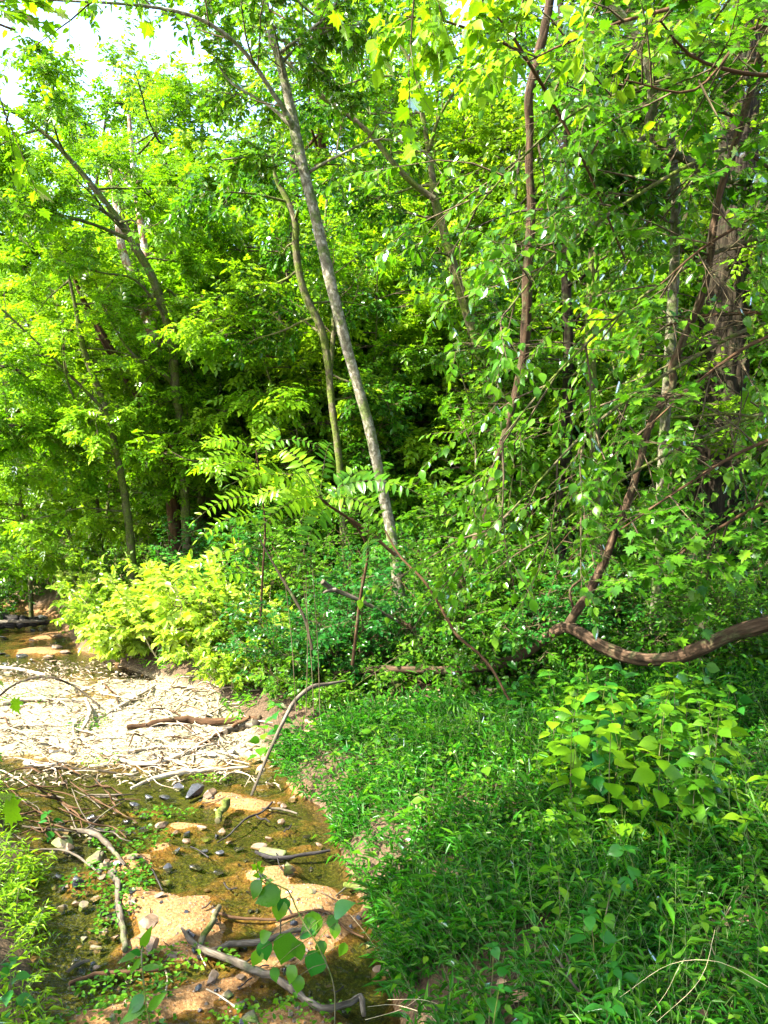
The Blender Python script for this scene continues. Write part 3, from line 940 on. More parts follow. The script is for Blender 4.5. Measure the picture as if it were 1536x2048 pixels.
tree('shadow_trunk', 'thick dark trunk in the shade behind the mossy trunk at the end of the bank', [
    (358, 1110, 34), (358, 1040, 32), (354, 980, 30), (350, 850, 28), (345, 600, 24), (330, 300, 18)], 18, 18, 'dark',
    lf=lf_far, auto=dict(n=12, t0=.35, t1=1, length=2.6, elev=.1), sides=16, ridges=.05)
tree('shadow_trunk', 'slim dark trunk in the shade, right of the thick dark one, under the bright fronds', [
    (420, 1100, 18), (408, 1020, 18), (400, 950, 16), (392, 860, 15), (380, 600, 12), (372, 400, 8)], 16.5, 16.5, 'mossy',
    lf=lf_far, auto=dict(n=8, t0=.3, t1=1, length=2, elev=.1))
tree('shadow_trunk', 'slim dark trunk close left of the thick shaded one', [
    (318, 1090, 14), (318, 1020, 13), (312, 900, 12), (305, 700, 9)], 19, 19, 'dark', lf=lf_far, auto=dict(n=8, t0=.4, t1=1, length=2, elev=.1))
tree('shadow_trunk', 'black leaning trunk far behind, between the forked tree and the red brown trunk', [
    (960, 1000, 14), (965, 800, 14), (975, 650, 14), (982, 580, 13), (1005, 500, 10), (1025, 440, 8), (1040, 300, 5)], 14, 14, 'dark', lf=lf_mid, auto=dict(n=10, t0=.3, t1=1, length=2, elev=.1))
tree('shadow_trunk', 'pale slim trunk behind the bank shrubs, just right of the bent mossy trunk', [
    (672, 1100, 12), (668, 960, 12), (660, 860, 12), (652, 780, 10), (640, 600, 8)], 15, 15, 'pale', lf=lf_far, auto=dict(n=9, t0=.4, t1=1, length=2, elev=.1))
tree('shadow_trunk', 'thick leaning limb like trunk behind the crooked limb', [
    (1190, 900, 26), (1180, 700, 26), (1185, 560, 26), (1200, 300, 24), (1212, 225, 24), (1232, 175, 22), (1270, 110, 16), (1300, 40, 10)], 10.2, 9.8, 'mossy', lf=lf_mid, auto=dict(n=9, t0=.4, t1=1, length=1.6, elev=.1))

# ------------------------------------------------------------------ near trees whose stems stand outside the picture
R_ = tree('overhanging_maple', 'maple reaching in low and level branches before the great dark trunk', [
    (1760, 1500, 90), (1740, 1100, 85), (1730, 700, 80), (1715, 300, 70), (1700, -100, 60)], 6.2, 6.2, 'brown',
    limbs=[([(1720, 380, 20), (1600, 400, 12), (1500, 440, 9), (1400, 500, 6), (1320, 570, 4)], 6.2, 5.4),
           ([(1715, 130, 18), (1600, 150, 12), (1480, 145, 9), (1380, 110, 7), (1320, 40, 5)], 6.2, 5.2),
           ([(1725, 600, 18), (1620, 640, 11), (1500, 690, 8), (1400, 760, 6), (1300, 850, 4)], 6.2, 5.6),
           ([(1735, 800, 16), (1620, 850, 10), (1480, 905, 8), (1350, 985, 6), (1240, 1060, 4)], 6.2, 5.5),
           ([(1735, 880, 16), (1640, 960, 10), (1520, 1010, 8), (1400, 1080, 6), (1300, 1150, 4)], 6.2, 5.8),
           ([(1705, -60, 20), (1600, 40, 12), (1500, 60, 8), (1390, 180, 6), (1250, 160, 4)], 6.2, 5.0)],
    lf=Leafer(T_MAPLE, .10, 13, 5, 6, .22, .22, .85, .36, grav=-.01, single=230, single_mesh='maple'), sides=16)
R_ = tree('overhanging_elder', 'drooping leafy boughs hanging across the middle before the grapevine stem', [
    (1900, 1500, 60), (1860, 1000, 60), (1800, 500, 56), (1700, 100, 50)], 7.6, 7.4, 'mossy',
    limbs=[([(1760, 300, 18), (1500, 290, 12), (1380, 330, 10), (1230, 420, 8), (1100, 520, 6), (1000, 640, 4)], 7.4, 6.0),
           ([(1800, 480, 18), (1560, 470, 12), (1400, 520, 9), (1250, 620, 7), (1120, 740, 5), (1000, 880, 4)], 7.4, 6.0),
           ([(1820, 640, 16), (1560, 640, 11), (1380, 720, 9), (1200, 840, 7), (1080, 960, 5), (970, 1080, 4)], 7.4, 6.2),
           ([(1720, 150, 18), (1500, 120, 12), (1300, 170, 9), (1150, 225, 7), (1030, 330, 5), (940, 430, 4)], 7.4, 6.4),
           ([(1840, 800, 16), (1560, 820, 10), (1350, 900, 8), (1200, 990, 6), (1080, 1080, 4)], 7.4, 6.4)],
    lf=Leafer(T_OVAL, .095, 19, 7, 8, .65, .55, .4, .36, grav=-.08, mat='leaf', single=200, single_mesh='oval'), sides=12)
R_ = tree('overhead_shade_tree', 'bright bough of broad leaves hanging in at the top corner above the creek', [
    (-2600, 3200, 150), (-2500, 1500, 150), (-2200, -200, 130), (-1700, -2200, 110)], 2.6, 2.6, 'brown',
    limbs=[([(-1100, -300, 30), (-700, -330, 22), (-350, -230, 14), (-60, -90, 10), (200, -30, 5)], 4.4, 4.2),
           ([(-1150, -100, 30), (-800, -120, 20), (-450, -80, 14), (-200, -20, 9), (30, 60, 5)], 4.4, 4.6),
           ([(-1000, -500, 30), (-500, -700, 20), (100, -700, 14), (600, -500, 8), (900, -250, 5)], 4.4, 4.2)],
    lf=Leafer(T_MAPLE, .105, 11, 5, 6, .3, .4, .6, .34, mat='leaf_y', single=60, single_mesh='maple_y'),
    auto=dict(n=20, t0=.5, t1=1, length=3.3, elev=.15, az=-.8, spread=1.05), sides=14)  # unseen limbs beside and behind the camera, added to shade the foreground
R_ = tree('overhead_twig_tree', 'thin dark bough with hanging leaves at the top edge beside the red brown trunk', [
    (2100, 2300, 70), (2000, 1200, 70), (1850, 0, 66), (1700, -900, 50)], 5.6, 5.6, 'brown',
    limbs=[([(1750, -700, 24), (1400, -500, 18), (1200, -200, 14), (1095, 190, 7), (1072, 148, 9), (1035, 100, 10), (960, 68, 9), (890, 42, 8), (812, 33, 5)][3:], 6.4, 5.6),
           ([(1250, 520, 5), (1180, 350, 8), (1110, 215, 10), (1072, 150, 12), (1030, 80, 10), (985, 15, 10), (960, -60, 10), (1100, -400, 16), (1750, -700, 24)], 6.6, 5.6)],
    lf=Leafer(T_OVAL, .13, 11, 5, 6, .6, .5, .4, .34, mat='leaf_y', grav=-.06, single=50, single_mesh='oval_y'),
    auto=dict(n=8, t0=.55, t1=1, length=2.6, elev=.2, az=math.pi, spread=1.3), sides=12, thin=.6)

# ------------------------------------------------------------------ grapevine
vroot = thing('grapevine', 'thick woody grapevine sagging in a wave across the bank with one stem climbing up right', 'grapevine', G(800, 1400))
spec = [(570, 1395, 10), (640, 1352, 14), (700, 1345, 16), (760, 1338, 17), (880, 1341, 20), (960, 1336, 24), (1040, 1312, 26), (1090, 1277, 28), (1130, 1254, 29), (1165, 1268, 30), (1212, 1296, 32),
        (1270, 1317, 34), (1335, 1318, 35), (1400, 1298, 37), (1450, 1274, 38), (1500, 1256, 41), (1570, 1243, 43), (1680, 1250, 45)]
ysv = [8.9, 8.5, 8.3, 8.1, 7.9, 7.75, 7.6, 7.45, 7.3, 7.15, 7.0, 6.85, 6.7, 6.5, 6.4, 6.3, 6.2, 6.0]
P = np.array([at(s[0], s[1], y) for s, y in zip(spec, ysv)]); R = np.array([s[2] * .38 / F * y for s, y in zip(spec, ysv)])
sp, sr = spline(P, R, .05); mv = MB(); tube(mv, sp, sr, 22, .16, .13, seed=4); mv.obj('main_stem', M['vine'], vroot)
spec = [(1128, 1262, 22), (1150, 1228, 22), (1180, 1182, 21), (1213, 1112, 20), (1236, 1048, 19), (1262, 985, 18), (1278, 930, 17), (1300, 850, 17), (1345, 772, 17), (1345, 740, 20), (1362, 690, 18), (1400, 600, 18),
        (1420, 520, 17), (1426, 465, 16), (1442, 380, 17), (1472, 285, 18), (1500, 190, 18), (1526, 90, 18), (1540, 0, 17), (1550, -100, 15)]
P, R = pathpts(spec, 7.3, 6.6)
sp, sr = spline(P, R * .82, .05); mv = MB(); tube(mv, sp, sr, 18, .18, .12, seed=9); mv.obj('climbing_stem', M['vine'], vroot)
for sp_, y0, y1 in [([(1475, 285, 9), (1530, 330, 7), (1580, 360, 5)], 6.8, 6.8), ([(1500, 245, 8), (1380, 190, 7), (1350, 90, 5), (1320, 30, 4)], 6.75, 6.6),
                    ([(1150, 1228, 6), (1140, 1180, 5), (1165, 1150, 4), (1150, 1080, 3)], 7.3, 7.3), ([(700, 1350, 12), (780, 1365, 10), (850, 1352, 12), (900, 1340, 10)], 8.9, 8.3)]:
    P, R = pathpts(sp_, y0, y1); sp, sr = spline(P, R, .05); mv = MB(); tube(mv, sp, sr, 8, .12); mv.obj('side_stem', M['vine'], vroot)

# bare stems and dead wood on the bank
def woody(name, label, spec, y0, y1, mat, group=None, sides=8, cat='branch', rough=.10, forks=()):
    P, R = pathpts(spec, y0, y1)
    root = thing(name, label, cat, P[0], group) if forks else None
    sp, sr = spline(P, R, .05)
    m_ = MB(); tube(m_, sp, sr, sides, rough, seed=len(label))
    if not forks:
        o = m_.obj(name, M[mat]); return tag(o, label, cat, group)
    m_.obj('stem', M[mat], root)
    for s2, a, b in forks:
        P, R = pathpts(s2, a, b); sp, sr = spline(P, R, .05); m_ = MB(); tube(m_, sp, sr, 6, rough); m_.obj('fork', M[mat], root)
    return root


woody('bare_stem', 'long thin dark bare stem slanting down across the grapevine, right of the pale trunk', [(770, 1060, 3), (800, 1112, 4.5), (850, 1165, 5), (890, 1230, 6), (915, 1272, 6.5), (955, 1305, 6), (985, 1340, 6), (1010, 1385, 5), (1030, 1420, 4)], 7.6, 6.6, 'brown')
woody('broken_limb', 'pale broken stub of a limb pointing up left beside the pale leaning trunk', [(800, 1245, 6), (765, 1225, 7), (728, 1205, 9), (690, 1188, 10), (665, 1178, 10), (645, 1163, 11)], 8.6, 8.2, 'wetwood', cat='dead branch',
      forks=[([(672, 1180, 10), (655, 1182, 8), (647, 1186, 5)], 8.25, 8.2)])
woody('mossy_stick', 'short mossy stick propped under the foot of the pale leaning trunk', [(850, 1290, 9), (822, 1330, 12), (800, 1350, 14), (785, 1385, 11), (776, 1415, 9)], 8.6, 7.9, 'mossy', cat='stick')
woody('root_branch', 'pinkish branch forking off at the foot of the pale leaning trunk', [(870, 1300, 14), (845, 1285, 14), (835, 1270, 12), (810, 1248, 9), (790, 1235, 6)], 8.8, 8.8, 'vine', forks=[([(848, 1282, 9), (880, 1268, 10), (893, 1258, 8)], 8.8, 8.7)])
woody('dark_bough', 'slim dark bough slanting down from the fronds towards the bank', [(520, 1080, 3), (560, 1150, 5), (590, 1200, 6), (610, 1240, 6), (625, 1300, 6)], 7.6, 7.2, 'dark')
for i, (a, b, c) in enumerate([(570, 1160, 592), (612, 1150, 612), (607, 1170, 628), (625, 1140, 640)]):
    woody('dry_stalk', ['pale thin upright stalk, first from the creek of the four above the curved stick', 'pale thin upright stalk, second from the creek of the four above the curved stick', 'pale thin upright stalk, third from the creek of the four above the curved stick', 'pale thin upright stalk farthest from the creek of the four above the curved stick'][i],
          [(a, b, 1.2), ((a + c) / 2 + 3, 1290, 1.7), (c, 1430, 1.8)], 6.9, 6.7, 'twig', 'upright dry stalks', 5, 'stalk')
woody('curved_stick', 'long pale curved stick leaning from the bank down into the creek', [(690, 1362, 4), (655, 1368, 7), (622, 1375, 9), (590, 1402, 9), (568, 1440, 8), (540, 1500, 7), (515, 1560, 6), (492, 1618, 5)], 7.2, 6.45, 'wetwood', cat='stick')
woody('bank_log', 'grey fallen stick behind the bank herbs below the grapevine', [(960, 1378, 8), (1020, 1385, 10), (1060, 1398, 11), (1110, 1412, 9)], 7.6, 7.2, 'wetwood', cat='stick')
woody('dead_twig', 'dead forked twig standing in the stilt grass near the bottom', [(1185, 2015, 5), (1160, 1985, 6), (1140, 1960, 6), (1122, 1930, 5), (1112, 1915, 4)], 3.0, 3.2, 'wetwood', cat='twig', forks=[([(1142, 1960, 5), (1138, 1925, 4), (1130, 1905, 3)], 3.1, 3.15)])
woody('fern_bough', 'reddish stem of the frond plant slanting to the pale leaning trunk', [(640, 1000, 5), (690, 1032, 6), (735, 1062, 7), (790, 1110, 7)], 7.0, 7.2, 'brown')
woody('hanging_bough', 'thin pale arching branch crossing in front of the great dark trunk', [(1340, 835, 6), (1400, 832, 6), (1470, 828, 6), (1536, 842, 6), (1620, 860, 6)], 7, 6.8, 'mossy')

# ------------------------------------------------------------------ background wood: variants, then copies
LAND = [(60, 'the bright left gap'), (150, 'the far creek bend'), (255, 'the mossy creek trunk'), (345, 'the peeling trunk'), (430, 'the bright fronds'), (570, 'the black trunk'), (665, 'the bent mossy trunk'),
        (745, 'the pale leaning trunk'), (860, 'the lower leaning trunk'), (960, 'the forked mossy trunk'), (1055, 'the red brown trunk'), (1125, 'the straight dark trunk'), (1225, 'the crooked limb'), (1335, 'the pale blotched trunk'), (1440, 'the great dark trunk'), (1530, 'the right edge')]


def where(px):
    k = min(LAND, key=lambda l: abs(l[0] - px))
    return ('just left of ' if px < k[0] - 12 else 'just right of ' if px > k[0] + 12 else 'straight behind ') + k[1]


_used = {}


def unique(base, extra):
    if len(base.split()) > 15:
        base = base.split(', ')[0] if len(base.split(', ')[0].split()) > 5 else base
    extra = ['' if not e else e for e in extra if len((base.format(e)).split()) <= 16] or ['']
    for e in extra:
        s = base.format(e)
        if s not in _used:
            _used[s] = 1
            return s
    return base.format(extra[-1])


def proto_tree(h, crown_lo, n_limb, limb_len, lf, bark, seed, name, rad=.14, lean=.1):
    g_ = np.random.default_rng(seed)
    root = thing(name, 'tree', 'tree', (0, 0, 0))
    n = 8
    t = np.linspace(0, 1, n)
    P = np.stack([lean * h * t ** 1.5 + .05 * h * np.sin(t * 5 + seed), .03 * h * np.sin(t * 4 + seed * 2), h * t - .1], -1)
    R = rad * (1 - .85 * t)
    sp, sr = spline(P, R, .3)
    m_ = MB(); tube(m_, sp, sr, 9, .08, seed=seed); m_.obj('trunk', M[bark], root)
    A, AL = auto_limbs(sp, n_limb, crown_lo, 1, limb_len, .25, g=g_)
    AL2 = AL
    mt = MB(); tubes(mt, A, .01 + .008 * AL2, .004, 4, 0); mt.obj('branchwork', M[bark], root, True, 'stuff')
    dress(root, A, AL, lf, g_, draw_limbs=False)
    return root


def copy_tree(root, loc, rz, sc, label, group, cat=None):
    r = root.copy(); COL.objects.link(r)
    r.location = loc; r.rotation_euler = (0, 0, rz); r.scale = (sc, sc, sc)
    r['label'] = label; r['group'] = group
    if cat:
        r['category'] = cat
    for c in root.children:
        d = c.copy(); COL.objects.link(d); d.parent = r
    return r


def remove(root):
    for c in list(root.children):
        bpy.data.objects.remove(c)
    bpy.data.objects.remove(root)


protos = [proto_tree(13, .12, 30, 2.9, Leafer(T_DIA, .13, 12, 7, 9, .35, .5, .5, .6, mat='leaf_far'), 'dark', 11, 'woodland_tree', .17, .08),
          proto_tree(11, .15, 26, 2.6, Leafer(T_COMP, .25, 9, 6, 5, .3, .4, .5, .6, mat='leaf_y'), 'mossy', 12, 'woodland_tree', .13, -.15),
          proto_tree(15, .2, 30, 3.2, Leafer(T_DIA, .13, 12, 7, 9, .35, .5, .5, .65, mat='leaf_far'), 'brown', 13, 'woodland_tree', .2, .03)]
g2 = np.random.default_rng(21)
placed = []


def free(x, y, r):
    for a, b in placed:
        if (a - x) ** 2 + (b - y) ** 2 < r * r:
            return False
    placed.append((x, y))
    return True


EXTRA = [(45, 26, 1.0, 1, 'pale leaved tree half closing the sky gap at the top left corner'), (150, 29, .8, 1, 'pale leaved tree behind the peeling trunk tops'), (-90, 23, 1.1, 1, 'pale leaved tree cut by the left edge'), (280, 27, 1.2, 0, 'dense tree behind the mossy leaning fork')]
KINDT = ['dark dense woodland tree', 'light leaved leaning woodland tree', 'tall deep green woodland tree']
rows = [(15.5, 20, 1.0, 10, 2.6), (20, 27, 1.0, 16, 2.8), (27, 40, .95, 24, 3.2)]
cnt_bt = 0
for y0, y1, sc0, n_, rr in rows:
    tries = 0; k_ = 0
    while k_ < n_ and tries < 900:
        tries += 1
        y = g2.uniform(y0, y1)
        u = g2.uniform(-.62, .66)
        x = u * y
        if x < np.interp(y, YR, XR) + 1.2 and x > np.interp(y, YL, XL) - 2.5:
            continue
        if u < -.28 and y < 24 and g2.random() < .8:
            continue
        if u < -.34 and g2.random() < .75:
            continue
        if not free(x, y, rr):
            continue
        q = int(g2.integers(3))
        if u < -.2:
            q = 1 if g2.random() < .7 else 0
        px = CX + F * x / y
        far = ['', ', far back', ', farther back', ', deepest'][min(3, int((y - 14) / 6))]
        lb = unique(KINDT[q] + ' {}' + where(px) + far, ['', 'slim, ', 'thickset, ', 'crooked, ', 'partly hidden, '])
        copy_tree(protos[q], (x, y, float(ground(x, y)) - .05), g2.uniform(0, 6.28), sc0 * g2.uniform(.8, 1.15), lb, 'background woodland trees')
        k_ += 1; cnt_bt += 1
for px, y, sc, q, lb in EXTRA:
    x = (px - CX) / F * y
    copy_tree(protos[q], (x, y, float(ground(x, y)) - .05), g2.uniform(0, 6.28), sc, lb, 'background woodland trees')
for p in protos:
    remove(p)


# understory shrubs and saplings
def proto_bush(h, n, lf, bark, seed, name, lean=.6):
    g_ = np.random.default_rng(seed)
    root = thing(name, 'shrub', 'shrub', (0, 0, 0))
    S = g_.normal(0, .12, (n, 3)); S[:, 2] = -.05
    a = g_.uniform(0, 6.28, n)
    D = np.stack([np.cos(a) * lean, np.sin(a) * lean, np.ones(n)], -1) * np.array([1, 1, 1.0])
    L = h * g_.uniform(.6, 1.25, n)
    P = grow(S, D, L, 6, .10, -.06, g_)
    m_ = MB(); tubes(m_, P, .007 + .004 * h, .003, 5, 0); m_.obj('stems', M[bark], root, True, 'stuff')
    dress(root, P, L, lf, g_, crown='foliage', draw_limbs=False)
    return root


def proto_sapling(h, seed, lf, name='maple_sapling'):
    g_ = np.random.default_rng(seed)
    root = thing(name, 'sapling', 'sapling', (0, 0, 0))
    t = np.linspace(0, 1, 7)
    P = np.stack([.12 * h * np.sin(t * 3 + seed) * t, .10 * h * np.sin(t * 2.3 + seed * 3) * t, h * t - .05], -1)
    sp, sr = spline(P, .008 * h * (1 - .8 * t), .2)
    m_ = MB(); tube(m_, sp, sr, 7, .08); m_.obj('trunk', M['mossy'], root)
    A, AL = auto_limbs(sp, 16, .18, 1, h * .3, .12, g=g_, wig=.08)
    dress(root, A, AL, lf, g_, r0=.010)
    return root


BUSH = [proto_bush(1.9, 12, Leafer(T_OVAL, .085, 8, 5, 7, .3, .45, .4, .3, mat='leaf_b'), 'brown', 31, 'honeysuckle_shrub'),
        proto_bush(1.3, 12, Leafer(T_OVAL, .08, 8, 4, 7, .2, .5, .4, .25, mat='leaf'), 'mossy', 32, 'leafy_shrub', .9),
        proto_bush(2.6, 12, Leafer(T_OVAL, .09, 9, 5, 7, .35, .4, .5, .35, mat='leaf'), 'brown', 33, 'arching_shrub', .5)]
SAP = [proto_sapling(4.2, 41, Leafer(T_OVAL, .10, 8, 5, 7, .2, .3, .8, .35, mat='leaf')),
       proto_sapling(5.5, 42, Leafer(T_COMP, .20, 7, 4, 4, .25, .3, .75, .35, mat='leaf_y')),
       proto_sapling(3.2, 43, Leafer(T_MAPLE, .12, 5, 3, 4, .15, .2, .9, .3, mat='leaf'))]
bx = [('bluish green honeysuckle shrub', 'honeysuckle shrubs'), ('low leafy green shrub', 'low leafy shrubs'), ('tall arching green shrub', 'arching shrubs')]
sx = [('layered broad leaved sapling', 'understory saplings'), ('slender sapling with divided leaves', 'understory saplings'), ('small maple sapling', 'understory saplings')]
# hand placed bank shrubs: pixel of the base, depth, kind, scale
for px, Y, k_, sc in [(690, 8.9, 0, .8), (600, 8.6, 0, .62), (765, 10.4, 0, .85), (540, 10.5, 1, .9), (880, 9.6, 0, .6), (500, 12.2, 0, 1.0), (640, 10.6, 2, .75), (410, 13.6, 0, .9), (330, 14.2, 1, 1.0), (945, 8.9, 1, .8),
                      (1010, 9.6, 1, .9), (1100, 9.2, 1, .8), (1200, 9.4, 1, .9), (1290, 9.3, 0, .55), (1400, 9.2, 1, .95), (1500, 9.0, 1, .9), (850, 11.6, 2, .8), (930, 12.2, 2, .8), (1060, 12, 0, .9), (1240, 11.8, 0, .8), (1370, 11.4, 1, 1.1),
                      (1520, 11.4, 0, .9), (720, 12.4, 2, .9), (590, 13.2, 2, .9), (270, 15.4, 1, .9), (200, 15.2, 1, .7), (905, 8.5, 1, .5), (955, 8.3, 2, .62), (1010, 8.2, 0, .7), (920, 8.1, 1, .6), (1080, 8.0, 1, .75), (1180, 8.3, 0, .6), (1290, 7.9, 1, .8), (1420, 7.8, 1, .8), (1530, 7.6, 2, .5), (1230, 8.9, 2, .55), (725, 8.7, 0, .5), (660, 8.0, 1, .6), (560, 8.9, 1, .6), (985, 9.2, 2, .8), (1110, 8.9, 2, .6), (1480, 8.6, 2, .6), (30, 18.5, 1, 1.2), (95, 17.6, 1, 1.0), (-20, 17.2, 1, 1.1), (60, 21, 1, 1.4), (-60, 14.5, 1, .9)]:
    x = (px - CX) / F * Y
    placed.append((x, Y))
    lb = unique(bx[k_][0] + ' {}on the bank ' + where(px).replace('straight behind', 'in line with'), ['', 'closer to the creek, ', 'farther back, ', 'shaded, '])
    copy_tree(BUSH[k_], (x, Y, float(ground(x, Y))), g2.uniform(0, 6.28), sc, lb, bx[k_][1])
for px, Y, k_, sc in [(905, 10.2, 0, .95), (1010, 9.9, 2, .9), (860, 13.2, 1, 1.0), (700, 13.8, 1, 1.1), (560, 14.2, 0, 1.2), (480, 15.2, 1, 1.1), (1180, 11.2, 0, 1.1), (1250, 13.4, 1, 1.2), (1110, 13.6, 0, 1.2), (960, 14, 1, 1.2),
                      (1500, 15, 0, 1.2), (620, 15.6, 0, 1.2), (420, 17.2, 1, 1.1), (790, 15, 0, 1.2), (615, 14.6, 1, 1.4), (595, 12.6, 0, .85), (710, 12.9, 0, .9), (560, 13.8, 1, 1.0), (490, 16.2, 1, 1.7), (205, 16.8, 1, 1.2), (60, 15.5, 1, 1.1)]:
    x = (px - CX) / F * Y
    placed.append((x, Y))
    lb = unique(sx[k_][0] + ' {}' + where(px), ['', 'taller, ', 'fuller, ', 'thin, '])
    copy_tree(SAP[k_], (x, Y, float(ground(x, Y))), g2.uniform(0, 6.28), sc, lb, sx[k_][1])
k_ = 0
for _ in range(6000):
    if k_ >= 105:
        break
    y = g2.uniform(11.5, 30); u = g2.uniform(-.6, .62); x = u * y
    if np.interp(y, YL, XL) - .3 < x < np.interp(y, YR, XR) + .5:
        continue
    if u < -.25 and g2.random() < .45:
        continue
    if u < -.33 and y > 16.5 and g2.random() < .8:
        continue
    if (y < 16.3 and -.45 < u < -.22) or (y < 13.3 and .38 < u < .5):
        continue
    if not free(x, y, .75 + .02 * y):
        continue
    px = CX + F * x / y
    far = ['', ', farther back', ', deep in the wood'][min(2, int((y - 11) / 6))]
    if g2.random() < .42:
        q = int(g2.integers(3))
        lb = unique(bx[q][0] + ' {}' + where(px) + far, ['', 'small, ', 'dense, ', 'ragged, '])
        copy_tree(BUSH[q], (x, y, float(ground(x, y))), g2.uniform(0, 6.28), g2.uniform(.8, 1.3), lb, bx[q][1])
    else:
        q = 1 if u < -.12 else int(g2.integers(2))
        lb = unique(sx[q][0] + ' {}' + where(px) + far, ['', 'taller, ', 'fuller, ', 'thin, '])
        copy_tree(SAP[q], (x, y, float(ground(x, y))), g2.uniform(0, 6.28), g2.uniform(1.0, 2.0), lb, sx[q][1])
    k_ += 1
# the sunlit bushes by the bar
SUNB = proto_bush(1.1, 14, Leafer(T_OVAL, .10, 7, 4, 7, .2, .5, .4, .25, mat='leaf_sunlit'), 'straw', 35, 'sunlit_bush', .8)
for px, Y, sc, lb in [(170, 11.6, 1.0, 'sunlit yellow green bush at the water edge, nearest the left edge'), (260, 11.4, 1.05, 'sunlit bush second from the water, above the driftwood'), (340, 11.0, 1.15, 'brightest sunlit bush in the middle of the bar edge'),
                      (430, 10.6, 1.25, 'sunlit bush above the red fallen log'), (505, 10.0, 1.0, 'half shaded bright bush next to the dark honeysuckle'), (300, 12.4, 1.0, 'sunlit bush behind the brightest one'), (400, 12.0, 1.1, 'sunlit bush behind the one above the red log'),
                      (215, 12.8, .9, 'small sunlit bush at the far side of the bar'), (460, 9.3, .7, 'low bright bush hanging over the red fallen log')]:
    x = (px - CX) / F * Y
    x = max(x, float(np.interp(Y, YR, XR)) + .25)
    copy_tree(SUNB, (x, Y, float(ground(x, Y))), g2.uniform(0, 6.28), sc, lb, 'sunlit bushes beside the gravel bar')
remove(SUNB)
for p in BUSH + SAP:
    remove(p)

# far-off wood: one leafy mass no one could count
g3 = np.random.default_rng(5)
Nf = 34000
th = g3.uniform(-.75, .62, Nf)
yy = g3.uniform(40, 58, Nf)
xx = th * yy
top = 13 + 4 * fbm(xx * .12, yy * .1) - np.clip(-xx - 8, 0, 14) * .55
zz = ground(xx, yy) + g3.random(Nf) ** .8 * np.maximum(top, 2)
mbk = MB()
place_leaves(mbk, np.stack([xx, yy, zz], -1), g3.normal(0, 1, (Nf, 3)), Z + g3.normal(0, .6, (Nf, 3)), g3.uniform(.6, 1.3, Nf), T_DIA, 0, g3)
o = mbk.obj('distant_wood', [M['leaf_far']], None, True, 'stuff'); tag(o, 'distant leafy wood closing the view behind all the trunks', 'wood')

# ------------------------------------------------------------------ grass and herb layers
g4 = np.random.default_rng(9)


def stems_field(n, yr, side, g):
    """random bank points inside the view (with a margin)"""
    y = np.sqrt(g.uniform(yr[0] ** 2, yr[1] ** 2, n))
    x = g.uniform(-.62, .64, n) * y
    x += np.sign(x) * 0
    xr = np.interp(y, YR, XR) + .12 * vnoise(y * 2.1, y * 0 + 5); xl = np.interp(y, YL, XL) + .18 * vnoise(y * 1.9, y * 0 + 9)
    ok = (x > xr + .06) if side > 0 else (x < xl - .02)
    return x[ok], y[ok], (x - xr)[ok] if side > 0 else (xl - x)[ok]


def stilt(name, label, n, yr, side, h0, h1, mat, per=7, ls=.065, lean=.5):
    x, y, d = stems_field(n, yr, side, g4)
    dens = 1.5 * fbm(x * 1.7 + 3, y * 1.7, 2)
    patch = np.exp(-(((x - 2.15) / 1.15) ** 2 + ((y - 5.3) / .95) ** 2) * 1.6)
    keep = g4.random(len(x)) < np.clip(.75 + 1.2 * dens, .12, 1) * (1 - .93 * patch * (side > 0))
    x, y, d = x[keep], y[keep], d[keep]
    T = len(x)
    S = np.stack([x, y, ground(x, y) - .01], -1)
    mound = 1 + .7 * fbm(x * .9 + 20, y * .9, 2)
    a = g4.uniform(0, 6.28, T)
    D = np.stack([np.cos(a) * lean, np.sin(a) * lean, np.ones(T)], -1)
    side_in = np.clip(1 - d / .35, 0, 1)
    D[:, 0] -= side * side_in * .9
    L = g4.uniform(h0, h1, T) * mound * (1 - .45 * side_in)
    P = grow(S, D, L, 2, .12, -.12, g4)
    m_ = MB()
    tubes(m_, P, .0016, .0009, 3, 1)
    pos, dd, up, sz = leaves_on(P, per, ls, .25, .5, g4, t0=.25, spread=1.0)
    place_leaves(m_, pos, dd, up, sz, T_LANCE, 0, g4)
    o = m_.obj(name, [M[mat], M['stalk']], None, True, 'stuff')
    return tag(o, label, 'grass')


stilt('stilt_grass', 'dense green stilt grass with narrow arching leaves covering the right bank', 44000, (2.0, 7.3), 1, .14, .36, 'grass', 7, .080)
stilt('tall_weeds', 'taller light green weed stems standing through the stilt grass', 4500, (2.0, 6.2), 1, .26, .52, 'leaf', 9, .06, .35)
stilt('sedge', 'loose darker sedge blades in clumps over the right bank', 4500, (2.0, 7.0), 1, .18, .42, 'grass', 5, .11, .5)
stilt('bank_grass', 'bright sunlit grass and weeds along the left bank', 20000, (2.6, 9.0), -1, .12, .34, 'leaf_y', 7, .065)
stilt('far_bank_grass', 'short green grass on the far part of both banks', 6000, (8.2, 16), 1, .15, .35, 'grass', 6, .11)
stilt('far_left_grass', 'sunlit grass of the far left bank by the bend of the creek', 9000, (9, 22), -1, .12, .3, 'leaf_y', 5, .12)


